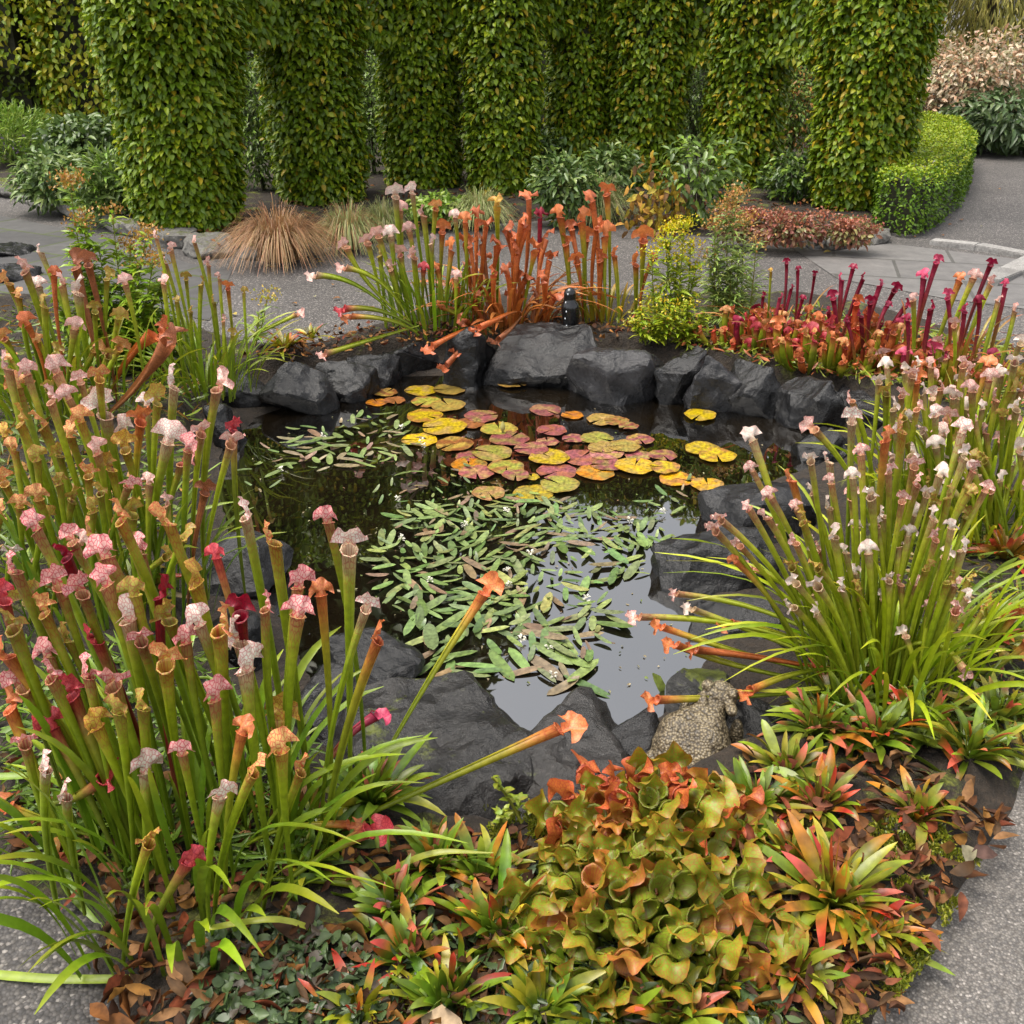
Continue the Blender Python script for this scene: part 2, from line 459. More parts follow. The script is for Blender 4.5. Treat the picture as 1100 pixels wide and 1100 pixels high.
def smooth_poly(P, n=240):
    Pc = np.vstack([P[-1:], P, P[:1], P[1:2]])
    C = catmull(Pc, n * 2)
    k = len(P)
    return catmull(np.vstack([P, P[:1]]), n)
BED = np.vstack([P2([(972, 1112), (1050, 985), (1116, 885)]), [[1.95, 3.0], [2.55, 4.0], [2.75, 4.8]],
                 P2([(1095, 372), (1000, 345), (900, 318), (790, 312), (690, 318), (600, 312), (520, 318), (430, 338), (335, 368), (270, 366), (225, 352), (150, 330), (60, 318), (-60, 310)]),
                 [[-3.1, 4.2], [-2.5, 2.8], [-1.6, 1.9]], P2([(-30, 938), (60, 968), (98, 1005), (100, 1112)]), [[-.62, .8], [0, .72], [.55, .8]]])
def sdist(P, poly):
    """signed distance to a polygon, positive inside"""
    A = poly; B = np.roll(poly, -1, 0)
    d2 = np.full(len(P), 1e9); inside = np.zeros(len(P), bool)
    for a, b in zip(A, B):
        ab = b - a; t = np.clip(((P - a) @ ab) / (ab @ ab + 1e-12), 0, 1)
        q = P - a - t[:, None] * ab
        d2 = np.minimum(d2, (q * q).sum(1))
        c = (a[1] > P[:, 1]) != (b[1] > P[:, 1])
        xi = (b[0] - a[0]) * (P[:, 1] - a[1]) / (b[1] - a[1] + 1e-12) + a[0]
        inside ^= c & (P[:, 0] < xi)
    return np.where(inside, 1, -1) * np.sqrt(d2)
def sstep(a, b, x):
    t = np.clip((x - a) / (b - a), 0, 1); return t * t * (3 - 2 * t)
def grid_sheet(x0, x1, y0, y1, step):
    nx, ny = int(round((x1 - x0) / step)) + 1, int(round((y1 - y0) / step)) + 1
    X, Y = np.meshgrid(np.linspace(x0, x1, nx), np.linspace(y0, y1, ny))
    i = (np.arange(ny - 1)[:, None] * nx + np.arange(nx - 1)[None]).ravel()
    return np.stack([X.ravel(), Y.ravel()], 1), np.stack([i, i + 1, i + nx + 1, i + nx], 1)
def vnoise(P, s, seed=0.0):
    return np.array([mnoise.fractal(Vector((p[0] * s + seed, p[1] * s, seed)), 1.0, 2.0, 4) for p in P])

gp, gq = grid_sheet(-3.2, 3.2, 1.0, 6.0, .1)
gz = -0.85 * sstep(.06, .3, sdist(gp, BED))
mb = MB(); mb.add(np.column_stack([gp, gz]), gq)
xs, ys = [-300, -3.2, 3.2, 300], [-60, 1.0, 6.0, 500]
for a in range(3):
    for b in range(3):
        if a == 1 and b == 1: continue
        mb.add([(xs[a], ys[b], 0), (xs[a + 1], ys[b], 0), (xs[a + 1], ys[b + 1], 0), (xs[a], ys[b + 1], 0)], [[0, 1, 2, 3]])
tag(mb.build('path', M_PATH), kind='structure')

bp, bq = grid_sheet(-3.3, 3.0, .6, 6.4, .035)
db, dp = sdist(bp, BED), sdist(bp, POND)
bz = -.012 + .055 * sstep(0, .16, db) + (.022 * vnoise(bp, 5) + .012 * vnoise(bp, 17, 3.3)) * sstep(.02, .2, db)
ds = sdist(bp, SHORE)
k_ = sstep(-.04, .06, ds); bz = bz * (1 - k_) + (-.078 + .3 * (bz - .043)) * k_
bz = bz - .40 * sstep(-.03, .3, dp)
keep = (db[bq] > -.04).any(1)
mb = MB(); mb.add(np.column_stack([bp, bz]), bq[keep])
tag(mb.build('bed_soil', M_SOIL), kind='structure')

fount = G(612, 416, WATER)
M_WATER = water_mat(fount[0], fount[1])
wp, wq = grid_sheet(-1.6, 1.9, 1.6, 5.4, .05)
mb = MB(); keep = (sdist(wp, POND)[wq] > -.10).all(1)
mb.add(np.column_stack([wp, np.full(len(wp), WATER)]), wq[keep])
tag(mb.build('pond_water', M_WATER), kind='structure')

def flat_poly(name, pts, z, mat, px=True):
    P = np.array([G(x, y, 0)[:2] for x, y in pts]) if px else np.array(pts, float)
    bm = bmesh.new()
    bm.faces.new([bm.verts.new((p[0], p[1], z)) for p in P])
    bmesh.ops.triangulate(bm, faces=bm.faces[:])
    me = bpy.data.meshes.new(name); bm.normal_update()
    for f in bm.faces:
        if f.normal.z < 0: f.normal_flip()
    bm.to_mesh(me); bm.free(); me.materials.append(mat)
    return tag(link_mesh(name, me), kind='structure')
flat_poly('slate_path', [(-260, 330), (-260, 228), (0, 232), (70, 246), (150, 266), (205, 284), (250, 290), (225, 345), (100, 322)], .004, M_SLAB)
flat_poly('paving_band', [(850, 266), (955, 262), (1200, 292), (1200, 345), (1020, 322), (900, 300)], .004, M_PAVE)
near = P2([(952, 1112), (1030, 985), (1098, 885)])
flat_poly('concrete_path', np.vstack([near + np.array([-.06, 0]), [[2.1, 3.0], [2.75, 4.0], [4.5, 4.0], [4.5, -2.0], [.45, -2.0], [.5, .8]]]), .004, M_CONC, False)

# soil under the far beds (raised a little behind stone edging)
def soil_patch(name, pts, h):
    P = P2(pts)
    lo, hi = P.min(0) - .2, P.max(0) + .2
    q, qq = grid_sheet(lo[0], hi[0], lo[1], hi[1], .14)
    d = sdist(q, P)
    z = -.02 + (h + .02) * sstep(-.02, .22, d) + .03 * vnoise(q, 2.1, 5) * sstep(.05, .4, d)
    m = MB(); m.add(np.column_stack([q, z]), qq[(d[qq] > -.12).any(1)])
    return tag(m.build(name, M_SOIL), kind='structure')
soil_patch('border_soil', [(-150, 205), (0, 203), (90, 226), (150, 244), (235, 268), (300, 270), (420, 262), (520, 243), (620, 235), (700, 246), (800, 262), (870, 268), (945, 258), (962, 235), (965, 175), (940, 130), (940, 84), (300, 84), (0, 88), (-240, 95)], .07)
soil_patch('shrub_border_soil', [(985, 160), (1060, 157), (1300, 158), (1300, 105), (985, 105)], .06)

# ------------------------------------------------------------------ rocks
def rock_mesh(w, d, h, seed, mat, flat=.0, rough=.05):
    r = random.Random(seed)
    bm = bmesh.new()
    for k in range(30 if flat else 15):
        v = Vector((r.gauss(0, 1), r.gauss(0, 1), r.gauss(0, 1))).normalized()
        e = 9.0 if flat else 3.2
        m = (abs(v.x) ** e + abs(v.y) ** e + abs(v.z) ** e) ** (1 / e)
        v = v / m * r.uniform(.82, 1.05)
        if flat and v.z > .3: v.z = .85 + r.uniform(-.12, .12) * (1 - flat)
        bm.verts.new((v.x * w / 2, v.y * d / 2, v.z * h / 2))
    res = bmesh.ops.convex_hull(bm, input=bm.verts[:])
    junk = [g for g in res['geom_interior'] + res['geom_unused'] if isinstance(g, bmesh.types.BMVert)]
    bmesh.ops.delete(bm, geom=list(set(junk)), context='VERTS')
    bmesh.ops.dissolve_limit(bm, angle_limit=.22, verts=bm.verts[:], edges=bm.edges[:])
    s = (w * d * h) ** (1 / 3)
    bmesh.ops.bevel(bm, geom=bm.edges[:], offset=s * .022, segments=1, profile=.6, affect='EDGES')
    bmesh.ops.triangulate(bm, faces=bm.faces[:])
    for _ in range(4):
        lim = s * .065
        es = [e for e in bm.edges if e.calc_length() > lim]
        if not es or len(bm.verts) > 7000: break
        bmesh.ops.subdivide_edges(bm, edges=es, cuts=1)
        bmesh.ops.triangulate(bm, faces=[f for f in bm.faces if len(f.verts) > 3])
    bm.normal_update()
    off = Vector((r.uniform(0, 50), r.uniform(0, 50), r.uniform(0, 50)))
    for v in bm.verts:
        p = v.co / s
        a = mnoise.fractal(p * 2.2 + off, 1.0, 2.0, 3) * rough * .8
        b = (.25 - abs(mnoise.noise(p * 3.4 + off))) * rough * 2.6 + (.2 - abs(mnoise.noise(p * 8 + off))) * rough * 1.0
        c = mnoise.noise(p * 13 + off) * rough * .3
        v.co += v.normal * s * (a + b + c)
    me = bpy.data.meshes.new('rock'); bm.to_mesh(me); bm.free()
    me.polygons.foreach_set('use_smooth', np.ones(len(me.polygons), bool))
    me.set_sharp_from_angle(angle=math.radians(20))
    me.materials.append(mat)
    return me
def rock(x0, y0, x1, y1, label, mat=None, seed=0, tilt=0, flat=0, dep=.85, zbot=WATER - .12, lean=0, name='rock', group='dark rocks ringing the pond', rough=.026):
    # the visible box in the photo, its foot at about water level
    f = G((x0 + x1) / 2, y1, WATER)
    m = mpp(f); w = (x1 - x0) * m; d = w * dep
    al = math.atan2(CAM_Z, f[1])
    H = max(.06, ((y1 - y0) * m - d * math.sin(al) * .75) / math.cos(al))
    top = WATER + H; hh = top - zbot
    o = link_mesh(name, rock_mesh(w * 1.24, d * 1.2, hh * 1.06, seed, mat or M_ROCK, flat, rough))
    o.location = (f[0], f[1] + d * .42, (top + zbot) / 2)
    o.rotation_euler = (lean, tilt, rnd.uniform(-.3, .3))
    return tag(o, label, 'rock', group)
ROCKS = [
    (236, 398, 288, 440, "small smooth grey rock at the far end of the left row below narrow pitchers", M_ROCKDRY, 3),
    (282, 384, 352, 446, "blocky dark rock between the small grey rock and the mossy boulder", M_ROCK, 5),
    (335, 378, 396, 430, "rough dark rock with pale crust beside the two small pebble-like stones", M_ROCK, 8),
    (340, 362, 382, 388, "small grey stone perched behind the dark rocks beside the red rosette", M_ROCKDRY, 11),
    (372, 372, 430, 414, "low angular charcoal rock left of the rock under pale fallen pitchers", M_ROCK, 14),
    (416, 364, 474, 406, "flat topped dark rock under the drooping tan pitchers at the far bank", M_ROCK, 17),
    (474, 350, 540, 420, "tall squared black rock with dry orange pitchers hanging over its top", M_ROCK, 21),
    (526, 336, 652, 416, "largest black boulder of the far bank with the fountain spout on its top", M_ROCK, 25),
    (618, 360, 712, 432, "broad grey faceted boulder beside the fountain boulder at the water", M_ROCKDRY, 29),
    (702, 358, 760, 434, "upright dark wedge rock with a fallen orange leaf on its face", M_ROCK, 33),
    (738, 374, 800, 442, "slanted flat faced grey rock between the wedge rock and bulky rock", M_ROCKDRY, 37),
    (780, 378, 856, 446, "bulky black rock below the low red pitchers on the far bank", M_ROCK, 41),
    (834, 394, 914, 462, "rounded wet dark rock at the end of the far bank row", M_ROCK, 45),
    (896, 412, 978, 448, "flat low stone under the crimson stem beside the yellow green pitchers", M_ROCKDRY, 49),
    (918, 430, 985, 468, "pale grey flat stone half hidden by leaning white hooded pitchers", M_ROCKDRY, 51),
    (858, 452, 920, 498, "small wet rock in the dark corner of the pond", M_ROCK, 53),
    (762, 500, 885, 580, "wide flat grey rock at the pond edge under leaning pink pitchers", M_ROCKDRY, 57),
    (716, 562, 836, 646, "dark sloping rock reaching into the water below the flat grey rock", M_ROCK, 61),
    (752, 632, 842, 694, "wet black rock beneath the sideways yellow pitcher stems", M_ROCK, 65),
    (722, 706, 812, 786, "dark rock with green moss on its top behind the stone toad", M_ROCKMOSS, 69),
    (776, 742, 854, 802, "smooth black rock tucked beside the stone toad under drooping stems", M_ROCK, 73),
    (652, 750, 724, 842, "small pointed grey rock between the big slab and the stone toad", M_ROCK, 77),
    (312, 712, 432, 800, "pale grey rock behind the tall foreground pitchers near the water", M_ROCKDRY, 81),
    (336, 668, 442, 742, "black dripping wet rock at the water behind pink pitchers", M_ROCK, 85),
    (214, 566, 304, 644, "grey flat topped rock at the pond side behind the white hooded pitcher", M_ROCKDRY, 89),
    (206, 640, 306, 722, "dark cracked rock behind the crimson hoods below the grey flat rock", M_ROCK, 93),
    (196, 428, 262, 482, "shadowy black rock beside the leaning pink pitcher heads at pond corner", M_ROCK, 97),
]
for x0, y0, x1, y1, lab, mat, sd in ROCKS:
    rock(x0, y0, x1, y1, lab, mat, sd, tilt=rnd.uniform(-.18, .18), lean=rnd.uniform(-.1, .2), zbot=WATER - .14)
# the two big near slabs, seen from above, their near faces falling to the bed
def slab(px, py, w, d, h, z, rot, tilt, lean, seed, label):
    o = link_mesh('slab_rock', rock_mesh(w, d, h, seed, M_SLATE, .85, .035))
    p = G(px, py, z); o.location = (p[0], p[1], z - h / 2)
    o.rotation_euler = (lean, tilt, rot)
    return tag(o, label, 'rock', 'dark rocks ringing the pond')
slab(462, 786, .50, .50, .30, .06, .12, .02, .10, 203, "largest wet slate slab at the near bank with a moss spot on top")
slab(612, 796, .30, .50, .30, .045, -.30, .08, .13, 211, "narrow wet slate slab leaning beside the largest slab over a crack")

# ------------------------------------------------------------------ pitcher plants
Z4 = (0, 0, 0, 0)
STY = {
 # tube stops (u, colour), vein colour + where it starts, hood colour, hood vein colour + strength
 'white': dict(t=[(0, (.13, .18, .015)), (.4, (.22, .29, .02)), (.78, (.25, .28, .04)), (.93, (.46, .40, .18)), (1, (.62, .48, .32))], tv=(.36, .04, .04, .8), v0=.76, h=(.90, .83, .72), hv=(.52, .05, .08, .78)),
 'pale': dict(t=[(0, (.18, .22, .02)), (.5, (.33, .38, .03)), (.85, (.36, .36, .06)), (1, (.55, .42, .24))], tv=(.4, .08, .07, .7), v0=.85, h=(.82, .75, .66), hv=(.55, .2, .18, .45)),
 'palepink': dict(t=[(0, (.18, .22, .02)), (.5, (.32, .37, .03)), (.8, (.34, .33, .05)), (1, (.55, .32, .18))], tv=(.4, .06, .06, .8), v0=.8, h=(.82, .60, .52), hv=(.5, .08, .09, .8)),
 'pink': dict(t=[(0, (.11, .17, .013)), (.45, (.21, .27, .02)), (.8, (.24, .25, .03)), (1, (.46, .26, .12))], tv=(.38, .02, .04, .9), v0=.7, h=(.86, .50, .45), hv=(.52, .015, .06, .95)),
 'red': dict(t=[(0, (.09, .12, .012)), (.45, (.18, .20, .02)), (.8, (.34, .15, .06)), (1, (.45, .06, .06))], tv=(.3, .01, .03, .9), v0=.65, h=(.58, .09, .10), hv=(.30, .005, .03, .8)),
 'peach': dict(t=[(0, (.12, .17, .013)), (.5, (.23, .28, .02)), (.85, (.28, .28, .04)), (1, (.42, .28, .06))], tv=(.40, .05, .03, .9), v0=.7, h=(.66, .42, .16), hv=(.52, .05, .04, .95)),
 'yellow': dict(t=[(0, (.12, .17, .013)), (.5, (.24, .29, .02)), (.85, (.30, .28, .035)), (1, (.40, .28, .05))], tv=(.36, .08, .03, .9), v0=.72, h=(.50, .36, .07), hv=(.38, .08, .03, .95)),
 'greenv': dict(t=[(0, (.12, .17, .013)), (.5, (.24, .30, .02)), (.85, (.24, .26, .03)), (1, (.32, .28, .05))], tv=(.34, .10, .04, .9), v0=.68, h=(.33, .30, .06), hv=(.36, .08, .04, .9)),
 'orange': dict(t=[(0, (.15, .19, .016)), (.4, (.30, .27, .03)), (.75, (.48, .21, .05)), (1, (.58, .18, .07))], tv=(.42, .06, .03, .8), v0=.6, h=(.62, .24, .09), hv=(.46, .06, .03, .7)),
 'rust': dict(t=[(0, (.20, .07, .02)), (.4, (.38, .11, .03)), (.8, (.54, .16, .045)), (1, (.52, .15, .06))], tv=(.28, .04, .02, .6), v0=.3, h=(.56, .18, .08), hv=(.3, .04, .02, .7)),
 'brown': dict(t=[(0, (.14, .06, .025)), (.5, (.28, .11, .04)), (1, (.36, .13, .06))], tv=(.15, .04, .02, .7), v0=.1, h=(.34, .13, .07), hv=(.14, .04, .02, .8)),
 'crimson': dict(t=[(0, (.16, .13, .02)), (.3, (.17, .05, .02)), (.7, (.13, .008, .018)), (1, (.17, .008, .025))], tv=(.07, .003, .01, .6), v0=.4, h=(.24, .014, .04), hv=(.2, .004, .03, .7)),
 'magenta': dict(t=[(0, (.16, .16, .02)), (.4, (.22, .12, .025)), (.75, (.2, .025, .03)), (1, (.32, .03, .07))], tv=(.2, .005, .03, .6), v0=.5, h=(.55, .09, .16), hv=(.34, .01, .05, .7)),
 'darkred': dict(t=[(0, (.1, .06, .02)), (.5, (.18, .02, .02)), (1, (.2, .008, .02))], tv=(.08, .003, .01, .6), v0=.4, h=(.24, .008, .025), hv=(.1, .002, .01, .7)),
 'scarlet': dict(t=[(0, (.20, .14, .02)), (.4, (.38, .12, .03)), (.8, (.48, .10, .035)), (1, (.50, .08, .04))], tv=(.3, .02, .02, .7), v0=.3, h=(.56, .17, .06), hv=(.36, .03, .03, .7)),
 'pgreen': dict(t=[(0, (.07, .11, .012)), (.5, (.11, .16, .015)), (1, (.15, .19, .02))], tv=(.20, .05, .03, .6), v0=.3, h=(.15, .205, .02), hv=(.36, .06, .02, .6)),
 'pamber': dict(t=[(0, (.12, .14, .015)), (.5, (.18, .17, .02)), (1, (.28, .13, .03))], tv=(.33, .05, .03, .75), v0=.3, h=(.30, .17, .03), hv=(.40, .06, .03, .6)),
 'pred': dict(t=[(0, (.20, .14, .015)), (.5, (.36, .13, .03)), (1, (.46, .12, .05))], tv=(.32, .02, .02, .8), v0=.2, h=(.52, .17, .05), hv=(.40, .03, .03, .75)),
}
DEADST = {'rust', 'brown', 'crimson', 'darkred', 'magenta', 'scarlet', 'pred', 'pamber', 'pgreen'}
def pitcher(parent, base, mouth, style, R=.018, hood=1.0, mid=None, front=None, sides=8, nring=12, r0=.0035, belly=0.0, wing=.007, shrivel=0.0, hw=1.0, hl=1.0, name='pitcher', narrow=1.6, hood_open=None, ruffle=1.0):
    S = STY[style]
    base, mouth = np.asarray(base, float), np.asarray(mouth, float)
    L = np.linalg.norm(mouth - base)
    dirn = (mouth - base) / L
    if mid is None:
        up = np.array([0, 0, 1.]) * .5 + dirn * .5
        mid = base + unit(up) * L * .5 + rng.normal(0, .07 if style in ('crimson', 'magenta', 'rust', 'brown') else .025, 3) * L
    P = bez(base, mid, mouth, nring)
    t = unit(np.gradient(P, axis=0))
    if front is None:
        a = rnd.uniform(0, 2 * PI)
        front = np.array([math.cos(a), math.sin(a), 0])
    f = np.asarray(front, float)[None] - (t @ np.asarray(front, float))[:, None] * t
    f = unit(f); s = np.cross(t, f)
    u = np.linspace(0, 1, nring)
    rad = r0 + (R - r0) * (.80 * u ** narrow + .20 * u ** 14)
    if belly: rad = r0 + (R - r0) * np.sin(np.clip(u * 1.12, 0, 1) * PI * .5) ** .8 + R * belly * np.exp(-((u - .62) / .22) ** 2)
    cmul = 1 + rng.uniform(-.14, .14)
    live = style not in DEADST
    def tc(uu): return np.clip(lerp_stops(np.asarray(uu) ** ((4.2 if style == 'orange' else 3.2) if live else 1), S['t']) * cmul, 0, .9)
    mb = MB()
    ph = np.arange(sides) / sides * 2 * PI
    cs, sn = np.cos(ph)[:, None], np.sin(ph)[:, None]
    rows, cols, vn, uv = [], [], [], []
    nar = max(6, round(R * 2 * PI / .0062)); nal = L / .018
    def ring(c, tt, ff, ss, r, uu, tilt=0., dark=1.0):
        wob = 1 + (shrivel * .35) * np.sin(ph * 2 + uu * 9)[:, None]
        rows.append(c + r * wob * (cs * ff + sn * ss) - tt * cs * tilt * r)
        col = tc(np.array([min(uu, 1)]))[0] * dark
        cols.append(np.tile(col, (sides, 1)))
        k = S['tv'][3] * min(1, max(0, (uu - (max(S['v0'], .84) if live else S['v0'])) / .14))
        vn.append(np.tile((*[q * dark for q in S['tv'][:3]], k), (sides, 1)))
        uv.append(np.stack([np.abs(ph / PI - 1) * nar * .5, np.full(sides, uu * nal)], 1))
    for k in range(nring):
        ring(P[k], t[k], f[k], s[k], rad[k], u[k], .35 * max(0, u[k] - .8) / .2)
    T_, F_, S_ = t[-1], f[-1], s[-1]
    M = P[-1]
    if shrivel < .6:
        ring(M + T_ * R * .12, T_, F_, S_, R * 1.16, 1.0, .4)        # rolled lip
        ring(M + T_ * R * .04, T_, F_, S_, R * 1.27, 1.0, .42)
        ring(M + T_ * R * .16, T_, F_, S_, R * 1.12, 1.0, .4)
        ring(M - T_ * R * .3, T_, F_, S_, R * .86, 1.0, .35)
        ring(P[-2] * .7 + P[-1] * .3, T_, F_, S_, R * .7, 1.0, .2)
        ring(P[-3], T_, F_, S_, R * .2, .9, 0)
    nr = len(rows)
    i = np.arange(nr - 1)[:, None] * sides; j = np.arange(sides)[None]; j2 = (j + 1) % sides
    Q = np.stack([i + j, i + j2, i + sides + j2, i + sides + j], -1).reshape(-1, 4)
    mb.add(np.concatenate(rows), Q, None, np.concatenate(cols), np.concatenate(vn), np.concatenate(uv))
    if wing:
        wv = wing * (R / .018) * np.sin(np.clip(u * 1.05, 0, 1) * PI) ** .6
        V = np.concatenate([P + f * rad[:, None] * .9, P + f * (rad + wv)[:, None]])
        k = np.arange(nring - 1)[:, None]
        mb.add(V, np.hstack([k, k + 1, k + 1 + nring, k + nring]), None, np.tile(tc(u) * 1.1, (2, 1)))
    o = mb.build(name, M_PITCH, parent, base)
    if not hood: return o
    # hood: a ruffled flap rising from the back of the mouth and arching forward
    nu, nv = (19, 11) if sides >= 8 else (13, 8)
    hood_o = rnd.uniform(-.25, .45) if hood_open is None else hood_open
    bk = M - F_ * R * 1.02 + T_ * R * .45
    Lh = R * 3.3 * hood * hl * rnd.uniform(.85, 1.15)
    v = 1 - (1 - np.linspace(0, 1, nv)) ** 1.45
    ang = hood_o + (v * (.75 + shrivel * 1.6)) - .12
    C = [bk]
    for k in range(1, nv):
        a = ang[k]; C.append(C[-1] + Lh * (v[k] - v[k - 1]) * (T_ * math.cos(a) + F_ * math.sin(a)))
    C = np.array(C)
    nrm = -T_[None] * np.sin(ang)[:, None] + F_[None] * np.cos(ang)[:, None]
    # a neck, then a rounded fan with a scalloped, ruffled rim
    x = np.linspace(-1, 1, nu)
    p1, p2 = rnd.uniform(0, 6), rnd.uniform(0, 6)
    kf = rnd.choice([3.0, 3.8]) if belly else rnd.choice([4.5, 5.5, 6.5])
    s0 = .27 * Lh; rho = np.clip((v - .27) / .73, 0, 1)
    fmax = 1.72 + rnd.uniform(-.15, .2)
    phi = x * fmax
    e2 = rho[:, None] ** 2
    scal = 1 + e2 * (.07 * np.sin(phi * kf + p1) + .05 * np.sin(phi * kf * 1.7 + p2))[None]
    if shrivel: scal = scal * (1 - .3 * shrivel)
    rr_ = rho[:, None] * .73 * Lh * scal
    lat = x[None] * R * (.92 - .12 * np.clip(v / .27, 0, 1))[:, None] + rr_ * .66 * hw * np.sin(phi)[None]
    ell = np.where(v[:, None] < .27, (v * Lh)[:, None], s0 + rr_ * np.cos(phi)[None])
    sl = v * Lh
    Cx = np.stack([np.interp(ell, sl, C[:, k]) for k in range(3)], -1) - np.clip(-ell, 0, None)[..., None] * T_
    nx_ = np.stack([np.interp(ell, sl, nrm[:, k]) for k in range(3)], -1)
    off = R * hood * (.8 * (1 - rho[:, None]) * x[None] ** 2 + rho[:, None] * x[None] ** 2 * rnd.uniform(-.2, .5)) + R * hood * e2 * (np.sin(phi * kf + p1 + 1.2) * .34 + np.sin(phi * kf * 1.7 + p2) * .2)[None] * (1 + shrivel) * ruffle
    V = Cx + lat[..., None] * S_ + nx_ * off[..., None]
    wprof = np.full(nv, 2.0 * R)
    i = np.arange(nv - 1)[:, None] * nu; j = np.arange(nu - 1)[None]
    Q = np.stack([i + j, i + j + 1, i + nu + j + 1, i + nu + j], -1).reshape(-1, 4)
    hc = np.clip(np.array(S['h']) * (1 + rng.uniform(-.12, .12)), 0, .9)
    tcol = tc(np.array([1.0]))[0]
    vv = np.clip(v / .45, 0, 1)[:, None]
    colr = tcol * (1 - vv) + hc * vv
    edge = np.abs(x)[None] ** 3 * v[:, None] * .6
    hvv = np.array(S['hv'])
    colf = colr[:, None] * np.ones((1, nu, 1))
    ek = .5 if belly else .42
    edge = np.maximum(edge, v[:, None] ** 5 * .8)
    colf = colf * (1 - ek * edge[..., None]) + hvv[:3] * ek * edge[..., None]
    uvh = np.stack([lat / .0062, ell / .0085], -1)
    mh = MB(); mh.add(V.reshape(-1, 3), Q, None, colf.reshape(-1, 3), tuple(hvv), uvh.reshape(-1, 2))
    mh.build('hood', M_PITCH, o, M)
    return o
def strap_leaf(parent, base, tip, w, c0, c1, mid=None, name='leaf', n=10, up=None, mat=None):
    base, tip = np.asarray(base, float), np.asarray(tip, float)
    L = np.linalg.norm(tip - base)
    if mid is None: mid = base + np.array([0, 0, L * .55]) + (tip - base) * .25 + rng.normal(0, .03, 3) * L
    P = bez(base, mid, tip, n)
    u = np.linspace(0, 1, n)
    wd = w * np.interp(u, [0, .15, .5, .85, 1], [.45, .7, 1, .65, .06])
    side = unit(np.cross(tip - base, [0, 0, 1.])) + 1e-3
    if up is None: up = np.cross(side, unit(tip - base)) + rng.normal(0, .35, 3)
    C = lerp_stops(u, [(0, c0), (.55, c0), (1, c1)]) * (1 + rng.uniform(-.2, .2))
    mb = MB(); blade(mb, P, wd, up, C)
    return mb.build(name, mat or M_LEAF, parent, base)

def clump(name, label, cat, group, bpx, heads, rx, ry, dy=.12, R=.018, sway=.05, fill=0, fill_box=None, fill_styles=('white',), leaves=0, leafL=(.25, .45), leafW=.014, leafC=((.07, .12, .012), (.16, .2, .02)),
          hood=1.0, sides=8, wing=.007, shrivel=0, hw=1.0, hl=1.0, xk=.8, leafspread=.25, fshrivel=None, narrow=1.6):
    B = G(bpx[0], bpx[1], BEDZ)
    root = thing(name, label, cat, B, group)
    ys = [h[1] for h in heads] or [fill_box[1], fill_box[3]]
    ymid, yr = (max(ys) + min(ys)) / 2, max(1, (max(ys) - min(ys)) / 2)
    allh = list(heads)
    for k in range(fill):
        x0, y0, x1, y1 = fill_box
        for _ in range(12):
            q = (rnd.uniform(x0, x1), rnd.uniform(y0, y1))
            if all((q[0] - h[0]) ** 2 + (q[1] - h[1]) ** 2 > (5 + 900 / (fill + 40)) ** 2 for h in allh): break
        allh.append((q[0], q[1], rnd.choice(fill_styles)))
    for h in allh:
        px, py, st = h[:3]
        sc = h[3] if len(h) > 3 else 1.0
        top0 = RY(px, py, B[1])
        ox = np.clip((top0[0] - B[0]) * xk, -rx, rx) + rnd.uniform(-.2, .2) * rx
        oy = np.clip((ymid - py) / yr, -1, 1) * dy + rnd.uniform(-.5, .5) * ry
        b = np.array([B[0] + ox, B[1] + oy, BEDZ - .02])
        top = RY(px, py, b[1] + rnd.uniform(-1, 1) * sway)
        if top[2] < .10: top = RY(px, py, b[1] - .1)
        pitcher(root, b, top, st, R=R * .78 * sc ** .8 * rnd.uniform(.85, 1.12), hood=hood * 1.12, sides=sides, wing=wing, shrivel=shrivel if fshrivel is None else fshrivel(st), hw=hw, hl=hl, narrow=narrow,
                front=None)
    for k in range(leaves):
        a = rnd.uniform(0, 2 * PI); q = math.sqrt(rnd.random())
        b = np.array([B[0] + math.cos(a) * rx * q, B[1] + math.sin(a) * (ry + dy) * q, BEDZ - .02])
        L = rnd.uniform(*leafL)
        sp = leafspread * rnd.uniform(.2, 1.6)
        tip = b + np.array([math.cos(a) * sp, math.sin(a) * sp * .7, L * rnd.uniform(.55, 1.0)])
        strap_leaf(root, b, tip, leafW * rnd.uniform(.7, 1.3), jit(leafC[0], .25), jit(leafC[1], .3))
    return root

